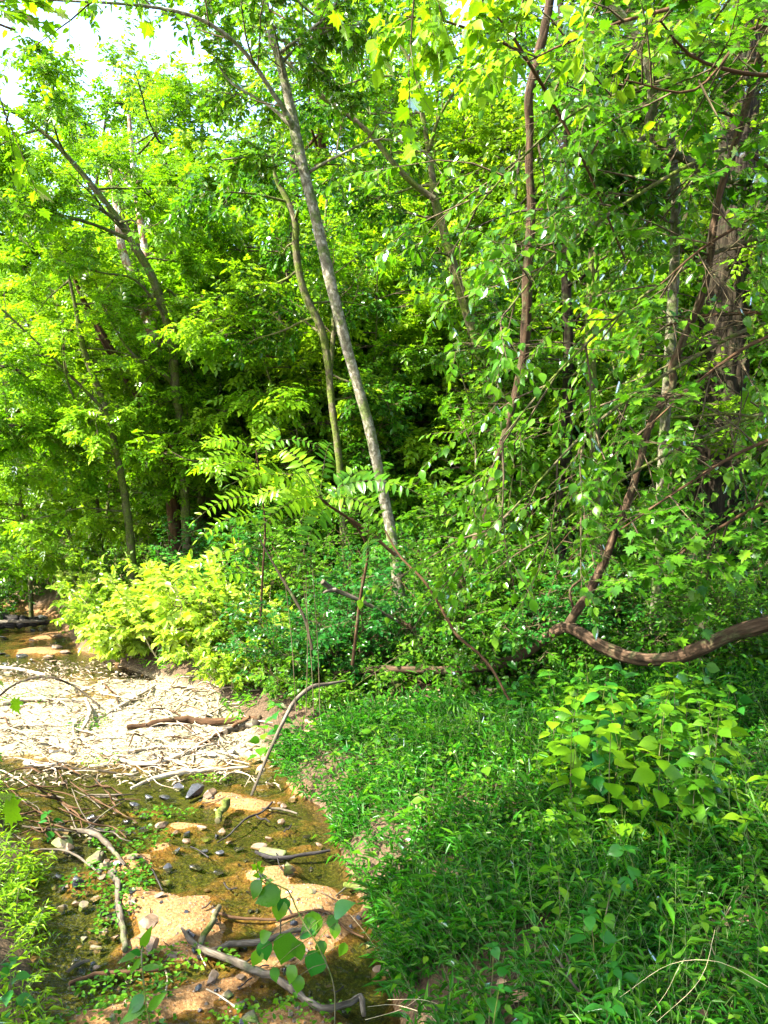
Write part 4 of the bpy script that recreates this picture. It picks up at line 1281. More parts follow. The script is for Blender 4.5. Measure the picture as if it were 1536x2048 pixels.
def herbs(name, label, n, yr, side, h, size, mat, tpl, cat='ground cover', dmin=.4, xmin=-99):
    x, y, d = stems_field(n, yr, side, g4)
    k_ = (d > dmin) & (x > xmin) & (g4.random(len(x)) < np.clip(.6 + 1.6 * fbm(x * 1.1 + 40, y * 1.1, 2), 0, 1))
    x, y = x[k_], y[k_]
    T = len(x)
    hh = h * g4.random(T) ** .7 * (1 + .6 * fbm(x, y, 2))
    pos = np.stack([x, y, ground(x, y) + hh], -1)
    d_ = g4.normal(0, 1, (T, 3)); d_[:, 2] = d_[:, 2] * .3 - .25
    m_ = MB()
    place_leaves(m_, pos, d_, Z + g4.normal(0, .4, (T, 3)), size * g4.uniform(.6, 1.3, T), tpl, 0, g4)
    o = m_.obj(name, [M[mat]], None, True, 'stuff')
    return tag(o, label, cat)


herbs('ground_ivy', 'low leafy ground cover under the grapevine and over the rising bank', 34000, (6.6, 17), 1, .38, .10, 'leaf', T_OVAL, xmin=-1.5, dmin=.8)
herbs('broad_herbs', 'knee high broad leaved herbs along the foot of the wood', 7000, (5.5, 12), 1, .4, .12, 'leaf_b', T_OVAL, dmin=1.2, xmin=-.4)
herbs('small_herbs', 'small round leaved herbs mixed through the stilt grass', 14000, (2.2, 7.5), 1, .36, .04, 'leaf', T_OVAL, dmin=.1)

# leaf litter lying on the soil
x = g4.uniform(-1, 12, 5200); y = g4.uniform(3, 20, 5200)
k_ = x > np.interp(y, YR, XR) + .4
x, y = x[k_], y[k_]
m_ = MB(); pos = np.stack([x, y, ground(x, y) + .015], -1)
dd = g4.normal(0, 1, (len(x), 3)); dd[:, 2] *= .2
place_leaves(m_, pos, dd, Z + g4.normal(0, .3, (len(x), 3)), g4.uniform(.05, .12, len(x)), T_OVAL, 0, g4)
o = m_.obj('leaf_litter', M['dead_leaf'], None, True, 'stuff'); tag(o, 'pinkish brown fallen leaves scattered on the soil between the herbs', 'leaf litter')

# cress patches in and beside the creek
def cress(px, py, rx, ry, n, mat='leaf'):
    n = int(n * .6)
    c = G(px, py)
    r = np.sqrt(g4.random(n)); a = g4.uniform(0, 6.28, n)
    x = c[0] + rx * r * np.cos(a); y = c[1] + ry * r * np.sin(a)
    z = np.maximum(ground(x, y), 0) + .01 + .06 * g4.random(n) * (1 - r * .6)
    dd = g4.normal(0, 1, (n, 3)); dd[:, 2] = abs(dd[:, 2]) * .2
    m_ = MB()
    place_leaves(m_, np.stack([x, y, z], -1), dd, Z + g4.normal(0, .3, (n, 3)), g4.uniform(.02, .042, n), T_OVAL, 0, g4)
    return m_.obj('cress_patch', M[mat], None, True, 'stuff')


for i, (px, py, rx, ry, n, lb) in enumerate([
        (250, 1790, .14, .45, 420, 'bright cress growing along the upright grey log in the creek'), (215, 1765, .3, .25, 330, 'cress patch left of the top of the upright grey log'),
        (262, 1700, .3, .22, 260, 'cress patch in the creek below the dark stones'), (330, 1640, .25, .12, 180, 'small cress clump between the dark stones and the short stub log'),
        (360, 1925, .35, .1, 260, 'cress along the long grey branch in the creek'), (260, 1990, .3, .16, 330, 'cress patch behind the tall weed at the bottom of the creek'),
        (230, 2030, .3, .12, 200, 'cress at the very bottom of the creek'), (60, 1400, .5, .3, 300, 'low weeds on the bright gravel near the arching twig'),
        (175, 1450, .25, .3, 300, 'bright tuft of weeds in the middle of the driftwood'), (560, 2020, .35, .12, 260, 'yellow green weeds under the long grey branch'),
        (200, 1525, .2, .15, 140, 'small tuft on the sunny gravel below the driftwood'), (420, 1570, .2, .1, 120, 'small greens at the shaded edge of the gravel bar')]):
    tag(cress(px, py, rx, ry, n), lb, 'cress')

# ------------------------------------------------------------------ single plants with leaves that can be picked out
def weed(name, label, base, h, lean, n, ls, key, cat='plant', group=None, pairs=True, droop=.42, sprd=1.0, top=True, curve=-.05, seedv=0, stem='mossy'):
    g_ = np.random.default_rng(int(seedv) + 100)
    root = thing(name, label, cat, base, group)
    D = np.array([[lean[0], lean[1], 1.0]])
    P = grow(np.array([base]) - np.array([[0, 0, .03]]), D, np.array([h]), 7, .06, curve, g_)
    m_ = MB(); tubes(m_, P, .0045, .002, 5, 0); m_.obj('stem', M[stem], root)
    Pp = P[0]
    L = np.linspace(0, 1, len(Pp))
    pos, dd, up, sz = [], [], [], []
    for i in range(n):
        t = .22 + .78 * i / max(n - 1, 1)
        p = np.array([np.interp(t, L, Pp[:, k]) for k in range(3)])
        a = i * (math.pi / 2) + g_.uniform(-.3, .3) if pairs else i * 2.4
        for s in ((0, math.pi) if pairs else (0,)):
            dv = np.array([math.cos(a + s) * sprd, math.sin(a + s) * sprd, .25 - droop * g_.uniform(.6, 1.3)])
            q = p + np.array([math.cos(a + s), math.sin(a + s), .3]) * ls * .22
            pos.append(q); dd.append(dv); up.append(Z + g_.normal(0, .42, 3)); sz.append(ls * g_.uniform(.8, 1.25) * (1 - .3 * t ** 3))
    if top:
        for s in range(3):
            a = s * 2.1 + 1
            pos.append(Pp[-1]); dd.append(np.array([math.cos(a), math.sin(a), .3])); up.append(Z + 0.); sz.append(ls * .5)
    leaf_objs(root, LM[key], pos, dd, up, sz)
    return root


# broad-leaved plants of the lower right, pixel of the plant head, depth
plist = [
    (1240, 1400, 5.4, .75, 6, .12, 'heart_y', 'tall broad leaved plant with a white lit top leaf beside the grapevine dip'),
    (1130, 1370, 5.8, .55, 5, .13, 'heart', 'broad leaved plant right below the fork of the grapevine'),
    (1200, 1440, 5.3, .7, 6, .12, 'heart', 'broad leaved plant just left of the white lit one'),
    (1320, 1420, 5.5, .8, 6, .12, 'heart', 'broad leaved plant under the lowest sag of the grapevine'),
    (1400, 1480, 5.0, .7, 6, .13, 'heart', 'broad leaved plant below the rising right end of the grapevine'),
    (1470, 1440, 5.2, .75, 6, .13, 'heart', 'broad leaved plant under the thickest part of the grapevine'),
    (1290, 1500, 4.7, .75, 7, .12, 'heart_y', 'yellow green broad leaved plant over the sunlit patch of grass'),
    (1250, 1590, 4.3, .6, 6, .11, 'heart_y', 'plant with two yellow leaves over the sunlit patch'),
    (1360, 1600, 4.3, .6, 6, .10, 'heart', 'dark leaved plant right of the sunlit patch'),
    (1455, 1560, 4.4, .75, 7, .11, 'oval_y', 'yellow green leafy stem near the picture edge'),
    (1520, 1620, 4.0, .7, 7, .11, 'oval_y', 'bright leafy stem cut by the picture edge'),
    (1290, 1690, 3.7, .55, 5, .11, 'heart_b', 'bluish broad leaved plant in front of the sunlit patch'),
    (1130, 1720, 3.6, .45, 5, .10, 'oval', 'pinnate looking seedling with pale oval leaves in the stilt grass'),
    (1200, 1760, 3.4, .42, 6, .10, 'oval', 'spreading oval leaved seedling just above the single drooping leaf'),
    (1195, 1830, 3.2, .40, 4, .12, 'oval_b', 'seedling with one large drooping oval leaf'),
    (1260, 1900, 3.0, .45, 6, .085, 'oval_b', 'leafy stem standing among the grass below the drooping leaf'),
    (1240, 1990, 2.8, .40, 5, .085, 'oval_b', 'leafy stem near the bottom, right of the dead twig'),
    (950, 1420, 6.2, .6, 5, .13, 'oval', 'pale leaved bank herb left of the grapevine stick'),
    (820, 1450, 6.3, .55, 5, .12, 'heart', 'bank herb with one upright pale leaf below the mossy stick'),
    (880, 1480, 6.0, .55, 5, .12, 'oval', 'bank herb in the middle between the mossy stick and the grey stick'),
    (760, 1450, 6.4, .5, 6, .12, 'oval', 'bank herb with long drooping leaves under the dark thicket'),
    (700, 1470, 6.4, .45, 5, .11, 'oval_b', 'bluish bank herb beside the four dry stalks'),
    (1000, 1500, 5.7, .5, 5, .12, 'oval', 'bank herb by the grey stick'),
    (980, 1560, 5.2, .45, 4, .11, 'heart', 'small heart leaved herb alone in the stilt grass'),
    (850, 1600, 4.9, .5, 5, .11, 'oval', 'pale pointed seedling standing out of the stilt grass in the middle'),
    (1080, 1490, 5.4, .5, 5, .12, 'heart', 'heart leaved herb between the grey stick and the sunlit plants'),
    (520, 1440, 7.3, .5, 5, .14, 'heart', 'broad leaved herb beside the curved pale stick'),
    (560, 1400, 7.6, .5, 5, .13, 'heart_b', 'blue green herb hanging over the creek edge above the curved stick'),
    (980, 1900, 3.0, .4, 6, .07, 'heart_b', 'pale blue green seedling at the bottom, left of the dead twig'),
    (1000, 2000, 2.8, .35, 6, .075, 'oval_b', 'blue green leafy plant at the bottom near the dry straws'),
    (930, 1960, 2.9, .35, 5, .07, 'oval_b', 'small blue green plant over the creek edge at the bottom'),
    (1480, 1850, 3.0, .45, 6, .09, 'oval', 'leafy stem at the lower part of the picture edge'),
    (1420, 1720, 3.5, .5, 6, .10, 'lance', 'narrow leaved stem right of the bluish broad leaved plant'),
    (30, 1930, 3.6, .45, 6, .09, 'oval_b', 'blue green weed in the bottom corner of the left bank'),
    (70, 1990, 3.4, .4, 5, .09, 'oval', 'leafy weed at the bottom of the left bank'),
    (110, 1640, 5.7, .3, 4, .09, 'oval_b', 'small seedling under the brown brush pile on the left bank'),
    (30, 1780, 4.4, .45, 6, .08, 'lance_y', 'sunlit narrow leaved weed on the left bank'),
]
AREAS = [(1100, 'left of the grapevine fork'), (1180, 'right of the grapevine fork'), (1280, 'below the dip of the grapevine'), (1390, 'below the rise of the grapevine'), (1490, 'near the right picture edge')]
for _ in range(62):
    px = g4.uniform(1090, 1560); Y = g4.uniform(4.2, 6.4)
    p = at(px, 1400, Y); gz = float(ground(p[0], p[1]))
    hh = g4.uniform(.35, .8) * (.8 if Y > 5.7 else 1)
    py = pix(np.array([p[0], p[1], gz + hh]))[1]
    ar = min(AREAS, key=lambda a: abs(a[0] - px))[1]
    ky = ['heart', 'heart', 'heart_y', 'oval', 'heart_b'][int(g4.integers(5))]
    lb = unique({'heart': 'green', 'heart_y': 'yellow green', 'oval': 'oval leaved', 'heart_b': 'bluish'}[ky] + ' {}broad leaved plant ' + ar + (', nearer' if Y < 5 else ', farther' if Y > 5.8 else ''), ['', 'low ', 'tall ', 'bushy ', 'sparse ', 'leaning ', 'thin '])
    plist.append((px, py, Y, hh, 7, g4.uniform(.10, .15), ky, lb))
for i, (px, py, Y, h, n, ls, key, lb) in enumerate(plist):
    p = at(px, py, Y)
    gz = float(ground(p[0], p[1]))
    hh = float(np.clip(p[2] - gz, .25, 1.1))
    base = np.array([p[0], p[1], gz])
    weed('broad_leaved_herb', lb, base, hh * 1.05, (g4.normal(0, .08), g4.normal(0, .08)), n, ls, key, 'plant', 'broad leaved bank plants', seedv=i)

# the two weeds that stand over the creek in front
def stem_weed(name, label, spec, y0, y1, leaves, key, cat='plant', stemmat='mossy', rr=.0035):
    P, R = pathpts(spec, y0, y1)
    P = np.vstack([P[0] - np.array([0, 0, .25]), P])
    root = thing(name, label, cat, P[0])
    sp, sr = spline(P, np.full(len(P), rr), .03)
    m_ = MB(); tube(m_, sp, sr, 6, .05); m_.obj('stem', M[stemmat], root)
    pos, dd, up, sz = [], [], [], []
    for (ax, ay, tx, ty, w) in leaves:            # base pixel, tip pixel
        y = np.interp(ay, sorted([spec[0][1], spec[-1][1]]), [y1, y0] if spec[0][1] > spec[-1][1] else [y0, y1])
        a = at(ax, ay, y); b = at(tx, ty, y - .03)
        s = np.linalg.norm(b - a)
        pos.append(a); dd.append(b - a); sz.append(s)
        toward = nrm(CAM - a) * .8 + Z * .5 + g4.normal(0, .25, 3)
        up.append(toward)
        m_ = MB(); near = sp[np.argmin(np.linalg.norm(sp - a, axis=1))]
        if np.linalg.norm(near - a) > .01:
            q = np.array([near, (near + a) / 2 + np.array([0, 0, .01]), a])
            tube(m_, q, np.full(3, .0015), 4, 0); m_.obj('petiole', M[stemmat], root)
    for i in range(len(pos)):
        leaf_objs(root, LM[key[i % len(key)]], [pos[i]], [dd[i]], [up[i]], [sz[i]])
    return root


stem_weed('drooping_weed', 'tall weed with big drooping heart shaped leaves leaning over the lower creek', [(668, 1975, 7), (640, 1900, 7), (610, 1850, 6), (592, 1815, 5), (575, 1780, 5), (540, 1765, 4), (516, 1742, 3)], 3.35, 3.5,
          [(562, 1782, 508, 1805, 0), (572, 1795, 560, 1832, 0), (565, 1800, 552, 1845, 0), (632, 1840, 600, 1868, 0), (625, 1822, 628, 1878, 0), (668, 1830, 700, 1800, 0), (660, 1830, 672, 1862, 0),
           (672, 1845, 668, 1880, 0), (520, 1878, 540, 1866, 0), (525, 1880, 535, 1925, 0), (520, 1900, 505, 1935, 0), (580, 1865, 560, 1935, 0), (595, 1880, 600, 1925, 0), (600, 1870, 628, 1860, 0), (590, 1930, 575, 1970, 0),
           (545, 1935, 555, 1965, 0), (640, 1880, 645, 1915, 0), (640, 1900, 618, 1960, 0), (690, 1885, 680, 1915, 0), (520, 1760, 502, 1800, 0), (600, 1950, 592, 1990, 0)], ['heart', 'heart_b', 'heart', 'heart'])
stem_weed('seeding_weed_tip', 'pale green seed spike leaning over the mossy creek bed beside the mossed rock', [(560, 1790, 4), (545, 1778, 4), (525, 1762, 4), (515, 1745, 3), (508, 1722, 3)], 3.5, 3.55,
          [(515, 1740, 505, 1728, 0), (518, 1745, 528, 1735, 0), (520, 1752, 506, 1750, 0), (522, 1757, 533, 1752, 0), (516, 1738, 520, 1722, 0), (525, 1763, 515, 1768, 0), (530, 1768, 545, 1757, 0), (512, 1733, 504, 1740, 0)], ['oval_y'])
stem_weed('upright_weed', 'upright narrow leaved weed in front of the upright grey log at the bottom', [(300, 2060, 6), (292, 2010, 6), (286, 1950, 5), (283, 1905, 4), (290, 1890, 3)], 3.1, 3.2,
          [(282, 1896, 302, 1855, 0), (280, 1903, 232, 1925, 0), (283, 1908, 262, 1900, 0), (284, 1938, 322, 1930, 0), (284, 1915, 258, 1950, 0), (290, 1990, 250, 2030, 0), (294, 2010, 235, 2048, 0), (296, 2020, 330, 1985, 0)], ['lance', 'lance', 'oval_b'])

# pinnate fronds
def frond(parent, a, b, n, ll, key, sag=.12, wid=1.0):
    """one compound leaf from a to b with n pairs of leaflets; leaflets are its sub-parts"""
    t = np.linspace(0, 1, 9)
    P = a[None] * (1 - t[:, None]) + b[None] * t[:, None]
    L = np.linalg.norm(b - a)
    P[:, 2] += L * sag * 4 * t * (1 - t) - L * sag * t * t
    m_ = MB(); tubes(m_, P[None], .003, .0012, 4, 0)
    o = m_.obj('frond', M['mossy'], parent)
    tan = nrm(np.gradient(P, axis=0))
    pos, dd, up, sz = [], [], [], []
    n = int(n * 1.3)
    for i in range(n):
        tt = .12 + .86 * i / n
        p = np.array([np.interp(tt, t, P[:, k]) for k in range(3)]); tg = tan[min(8, int(tt * 8))]
        sd = np.cross(tg, Z); sd /= np.linalg.norm(sd)
        if sd[1] < 0:
            sd = -sd
        nz_ = np.cross(sd, tg); nz_ = nz_ * np.sign(nz_[2]); sd = sd * math.cos(.75) + nz_ * math.sin(.75)
        un = np.cross(sd, tg); un = un * (1 if un[2] > 0 else -1)
        f = ll * (1 - .55 * tt ** 3) * (.75 + .25 * min(1, tt * 4))
        for s in (-1, 1):
            if g4.random() < .07:
                continue
            pos.append(p); dd.append(g4.normal(0, .13, 3) + tg * .35 + sd * s - Z * .12); up.append(un + g4.normal(0, .15, 3)); sz.append(f * 1.0 * g4.uniform(.75, 1.1))
    pos.append(P[-1]); dd.append(tan[-1]); up.append(Z); sz.append(ll * .6)
    W = Matrix.Translation(parent.location) @ Matrix.Translation(-Vector(parent.location))
    leaf_objs(o, LM[key], pos, dd, up, sz, 'leaflet', Matrix.Identity(4))
    return o


fr_root = thing('sumac_sapling', 'sapling with long feathery fronds spreading left and right before the pale leaning trunk', 'sapling', G(700, 1330))
P, R = pathpts([(705, 1330, 7), (720, 1200, 6), (735, 1100, 6), (705, 1045, 5), (660, 1012, 5), (640, 995, 4)], 7.2, 6.6)
sp, sr = spline(P, R, .08); m_ = MB(); tube(m_, sp, sr, 7, .08); m_.obj('stem', M['brown'], fr_root)
for (ax, ay, ay_, bx_, by_, yb, n, ll, key) in [
        (640, 995, 6.6, 462, 940, 6.0, 10, .17, 'lance_y'), (640, 995, 6.6, 845, 965, 6.3, 11, .15, 'lance'), (650, 1000, 6.6, 780, 1030, 6.2, 9, .14, 'lance_y'), (640, 995, 6.6, 500, 985, 6.6, 9, .15, 'lance_y'), (640, 995, 6.6, 590, 940, 5.9, 8, .14, 'lance'), (640, 995, 6.6, 560, 880, 6.9, 9, .15, 'lance_y'), (655, 1005, 6.6, 745, 925, 6.9, 10, .15, 'lance'),
        (650, 1000, 6.6, 520, 1035, 6.0, 10, .16, 'lance_y'), (660, 1010, 6.6, 600, 1110, 6.2, 9, .15, 'lance'), (735, 1090, 6.9, 745, 960, 6.5, 11, .14, 'lance'), (735, 1095, 6.9, 740, 1110, 6.0, 8, .15, 'lance'),
        (640, 990, 6.6, 660, 870, 7.0, 8, .14, 'lance')]:
    frond(fr_root, at(ax, ay, ay_), at(bx_, by_, yb), n, ll, key)
fr_root = thing('ash_sapling', 'sapling with sunlit yellow fronds reaching left over the bank behind the feathery one', 'sapling', G(520, 1260))
P, R = pathpts([(520, 1255, 6), (525, 1150, 5), (530, 1050, 4), (520, 960, 3), (512, 900, 3)], 9.0, 9.0)
sp, sr = spline(P, R, .08); m_ = MB(); tube(m_, sp, sr, 7, .08); m_.obj('stem', M['brown'], fr_root)
for (ax, ay, bx_, by_, yb, n, ll, key) in [(515, 905, 395, 878, 8.6, 9, .15, 'lance_y'), (517, 925, 382, 918, 8.4, 9, .16, 'lance_y'), (520, 940, 420, 935, 8.2, 8, .15, 'lance_y'), (527, 1000, 390, 1022, 8.5, 9, .16, 'lance_y'),
                                           (529, 1040, 395, 1060, 8.4, 9, .15, 'lance_y'), (515, 900, 560, 850, 9.2, 7, .14, 'lance_y'), (529, 1100, 355, 1140, 8.6, 9, .17, 'lance_y'), (524, 1150, 345, 1195, 8.4, 9, .15, 'lance_y'), (516, 900, 640, 880, 9, 8, .14, 'lance')]:
    frond(fr_root, at(ax, ay, 9.0), at(bx_, by_, yb), n, ll, key)

# ------------------------------------------------------------------ stones in the creek
def stone(label, px, py, w, hgt, mat, seed, cat='rock', lift=0.0, mossy_=None, name='creek_stone', group='stones in the creek'):
    import bmesh
    c = G(px, py + w * .15)
    c[2] = max(c[2], -.02)
    w = w * 1.2
    s = w / F * c[1] * .5
    bm = bmesh.new()
    bmesh.ops.create_icosphere(bm, subdivisions=3 if w > 22 else 2, radius=1)
    g_ = np.random.default_rng(seed)
    pl = [(Vector(g_.normal(0, 1, 3)).normalized(), g_.uniform(.3, .68)) for _ in range(12)]
    for v in bm.verts:
        for nn, dd in pl:                         # facets: cut the ball with planes
            e = v.co.dot(nn) - dd
            if e > 0:
                v.co -= nn * e
        k = 1 + .10 * float(fbm(v.co.x * 2 + seed, v.co.y * 2 + v.co.z * 2, 3))
        v.co = Vector((v.co.x * s * k, v.co.y * s * .85 * k, v.co.z * s * hgt * k))
    me = bpy.data.meshes.new('stone'); bm.to_mesh(me); bm.free()
    me.materials.append(M[mat])
    for p in me.polygons:
        p.use_smooth = False
    o = bpy.data.objects.new(name, me)
    o.location = (c[0], c[1], c[2] + s * hgt * (.34 + lift))
    o.rotation_euler = (g_.normal(0, .15), g_.normal(0, .15), g_.uniform(0, 6.28))
    COL.objects.link(o)
    return tag(o, label, cat, group)


named = [
    ('dark angular rock, largest of the row at the shaded edge of the gravel', 391, 1594, 46, .6, 'rock_dark'), ('dark flat rock left in the row at the shaded edge', 272, 1612, 38, .45, 'rock_dark'),
    ('small dark rock in the row between the flat one and the angular one', 300, 1603, 24, .5, 'rock_dark'), ('long dark rock touching the angular rock', 335, 1606, 42, .4, 'rock_dark'),
    ('dark block behind the angular rock', 360, 1588, 26, .6, 'rock_dark'), ('small dark stone by the creek edge above the orange sand', 458, 1568, 18, .5, 'rock_dark'),
    ('dark stone below the row, with a green sprig', 290, 1633, 26, .5, 'rock_dark'), ('dark round stone in mid water below the row', 332, 1632, 20, .6, 'rock_dark'), ('dark pointed stone at the left of the water', 290, 1662, 26, .5, 'rock_dark'),
    ('small dark stone left of the pale stub', 432, 1621, 18, .5, 'rock_dark'), ('reddish grey flat stone right of mid water', 403, 1656, 24, .35, 'rock_tan'), ('wet pinkish stone in the shallow water', 353, 1665, 30, .35, 'rock_tan'),
    ('dark stone right of the wet pinkish one', 372, 1670, 18, .6, 'rock_dark'), ('dark cube like stone in the mossy water', 434, 1676, 22, .6, 'rock_dark'), ('black pointed stone in the mossy water', 352, 1702, 20, .7, 'rock_dark'),
    ('pale pink stone next to the black pointed one', 377, 1690, 22, .5, 'rock_tan'), ('black stone of the mossy water, left of a pair', 405, 1710, 24, .5, 'rock_dark'), ('black stone of the mossy water, right of a pair', 441, 1707, 28, .6, 'rock_dark'),
    ('blue grey wet stone in the middle of the mossy water', 387, 1737, 32, .45, 'rock_dark'), ('blue grey stone right of the middle of the mossy water', 436, 1749, 30, .4, 'rock_dark'), ('dark stone standing left in the mossy water', 337, 1742, 26, .6, 'rock_dark'),
    ('small dark slate above the mossy water', 478, 1700, 26, .3, 'rock_dark'), ('small black stone near the lower mossy water', 265, 1780, 20, .5, 'rock_dark'), ('brown rock ledge in the middle, partly under water', 545, 1712, 60, .35, 'rock_moss'),
    ('tan rock beside the brown ledge', 520, 1702, 34, .4, 'rock_tan'), ('tan upright stone above the brown ledge', 542, 1686, 22, .6, 'rock_tan'), ('large tan stone on the sand, sunlit', 302, 1842, 52, .4, 'rock_tan'),
    ('tan slab below the large sunlit tan stone', 300, 1888, 50, .3, 'rock_tan'), ('dark shadowed stone low on the sand', 345, 1905, 34, .35, 'rock_tan'), ('round pinkish rock against the long grey branch', 424, 1958, 40, .7, 'rock_tan'),
    ('glinting small wet stone on the sand', 374, 1822, 14, .6, 'rock_dark'), ('glinting wet stone left of the upright post log', 377, 1862, 14, .5, 'rock_dark'), ('mossy rock in the wet brush of the left bank', 190, 1725, 56, .5, 'rock_moss'),
    ('brown mossy rock behind it under the bank', 130, 1705, 60, .45, 'rock_moss'), ('pinkish rock low at the foot of the left bank', 152, 1818, 34, .5, 'rock_tan'), ('flat pale stone on the lower left bank', 72, 1922, 36, .35, 'rock_tan'),
    ('grey rock under the drooping weed', 455, 1990, 36, .5, 'rock_moss'), ('dull rock at the bottom beside the grey rock', 480, 2010, 40, .4, 'rock_moss'), ('grey green flat rock at the dark right edge of the creek', 740, 1905, 34, .4, 'rock_moss'),
    ('tan flat rock in the weeds at the lower creek edge', 760, 1955, 60, .35, 'rock_tan'), ('small wet stone at the very bottom', 485, 2044, 22, .5, 'rock_dark'), ('brown wet rock among sand near the bottom', 500, 2030, 44, .35, 'rock_moss'),
    ('dark wet stone by the sand bars on the right', 580, 1782, 20, .4, 'rock_dark'), ('black stone pair member near the mossed rock', 500, 1785, 20, .5, 'rock_dark'), ('dark brown stone at the foot of the right bank', 640, 1690, 26, .5, 'rock_tan'),
    ('dark stone under the right bank', 610, 1680, 22, .5, 'rock_dark')]
for i, (lb, px, py, w, h, mt) in enumerate(named):
    stone(lb, px, py, w, h, mt, i + 10)
o = stone('mossy green topped boulder standing in the creek left of the black stick', 577, 1745, 34, 1.1, 'rock_moss', 77, lift=.3)
MATS_ = [('rock_dark', 'dark'), ('rock_tan', 'tan'), ('rock_moss', 'mossy brown')]
NEARS = [(300, 1610, 'the row of dark rocks'), (440, 1640, 'the pale stub'), (400, 1730, 'the mossy water'), (300, 1830, 'the large sunlit tan stone'), (420, 1940, 'the long grey branch'), (235, 1830, 'the upright grey log'),
         (580, 1740, 'the mossed boulder'), (620, 1830, 'the sand below the black stick'), (150, 1720, 'the left bank brush'), (260, 1990, 'the brown log at the bottom'), (500, 2000, 'the drooping weed')]
g5 = np.random.default_rng(55)
k_ = 0
while k_ < 170:
    py = g5.uniform(1570, 2046); px = g5.uniform(120, 720)
    c = G(px, py)
    if not (np.interp(c[1], YL, XL) + .05 < c[0] < np.interp(c[1], YR, XR) - .02):
        continue
    if px > 260 and g5.random() < .4:
        continue
    w = float(np.clip(g5.lognormal(2.75, .4), 9, 32))
    q = int(g5.choice(3, p=[.5, .3, .2]))
    nr = min(NEARS, key=lambda l: (l[0] - px) ** 2 + (l[1] - py) ** 2)
    sd = ('left of ' if nr[0] - px > 25 else 'right of ' if px - nr[0] > 25 else 'above ' if py < nr[1] else 'below ') + nr[2]
    lb = unique({'rock_dark': 'small dark', 'rock_tan': 'small tan', 'rock_moss': 'small mossy brown'}[MATS_[q][0]] + ' {}stone in the creek ' + sd, ['', 'flat ', 'round ', 'blocky ', 'pointed ', 'low ', 'wet ', 'chipped ', 'tilted ', 'angular ', 'split '])
    stone(lb, px, py, w, g5.uniform(.35, .7), MATS_[q][0], 200 + k_, 'stone')
    k_ += 1
BARN = [(75, 1365, 'the arching twig'), (100, 1405, 'the white far branch'), (250, 1530, 'the white curving branch'), (380, 1450, 'the red brown log'), (130, 1500, 'the thick standing branch'), (330, 1500, 'the pale forked branch'),
        (175, 1450, 'the weed tuft'), (370, 1562, 'the long straight branch'), (480, 1465, 'the short thick log'), (60, 1540, 'the left weeds'), (210, 1380, 'the sunlit bushes'), (450, 1500, 'the slim rising branch')]


def side_of(px, py, marks):
    nr = min(marks, key=lambda l: (l[0] - px) ** 2 + (l[1] - py) ** 2 * 2)
    dx, dy = px - nr[0], py - nr[1]
    return ('left of ' if dx < -18 else 'right of ' if dx > 18 else 'behind ' if dy < 0 else 'in front of ') + nr[2]


# the rubble along the foot of the left bank
k_ = 0
while k_ < 46:
    px = g5.uniform(70, 245); py = g5.uniform(1660, 1975)
    if px < 70 + (py - 1660) * .25:
        continue
    nr = side_of(px, py, [(190, 1725, 'the mossy brush rock'), (150, 1818, 'the pinkish bank rock'), (238, 1830, 'the upright grey log'), (200, 1704, 'the weathered stick'), (160, 1960, 'the branch stub')])
    lb = unique('dark {}rubble stone under the left bank, ' + nr, ['', 'mossy ', 'flat ', 'brown ', 'blocky ', 'wet ', 'small ', 'split ', 'round '])
    stone(lb, px, py, float(g5.uniform(13, 34)), g5.uniform(.35, .7), ['rock_dark', 'rock_moss', 'rock_tan'][int(g5.choice(3, p=[.4, .4, .2]))], 900 + k_, 'stone', group='rubble under the left bank', name='rubble_stone')
    k_ += 1
# pale cobbles on the sunny bar and in the far creek
k_ = 0
while k_ < 110:
    py = g5.uniform(1345, 1570); px = g5.uniform(0, 520)
    c = G(px, py)
    if not (np.interp(c[1], YL, XL) + .05 < c[0] < np.interp(c[1], YR, XR) - .05):
        continue
    w = float(np.clip(g5.lognormal(2.5, .45), 8, 30))
    band = 'top' if py < 1420 else 'middle' if py < 1500 else 'lower'
    col3 = 'left' if px < 150 else 'centre' if px < 320 else 'right'
    lb = unique(('small ' if w < 12 else 'large ' if w > 19 else '') + 'pale {}cobble ' + side_of(px, py, BARN) + ' on the bar', ['', 'flat ', 'round ', 'angular ', 'half buried ', 'cracked '])
    stone(lb, px, py, w, g5.uniform(.3, .55), 'rock_pale', 400 + k_, 'stone', group='pale cobbles of the gravel bar', name='cobble')
    k_ += 1
k_ = 0
while k_ < 26:
    py = g5.uniform(1210, 1335); px = g5.uniform(0, 130)
    c = G(px, py)
    if not (np.interp(c[1], YL, XL) < c[0] < np.interp(c[1], YR, XR)):
        k_ += .05
        continue
    lb = unique('flat {}stone in the shaded far creek ' + ('near the black log' if py < 1270 else 'before the arching twig') + (', at the left' if px < 45 else ', at the right' if px > 85 else ', in the middle'), ['', 'dark ', 'wet ', 'small ', 'brown ', 'grey ', 'round ', 'tilted ', 'broad ', 'narrow ', 'low '])
    stone(lb, px, py, g5.uniform(12, 30), .3, ['rock_dark', 'rock_tan'][int(g5.integers(2))], 600 + int(k_ * 20), 'stone', group='stones of the far creek')
    k_ += 1

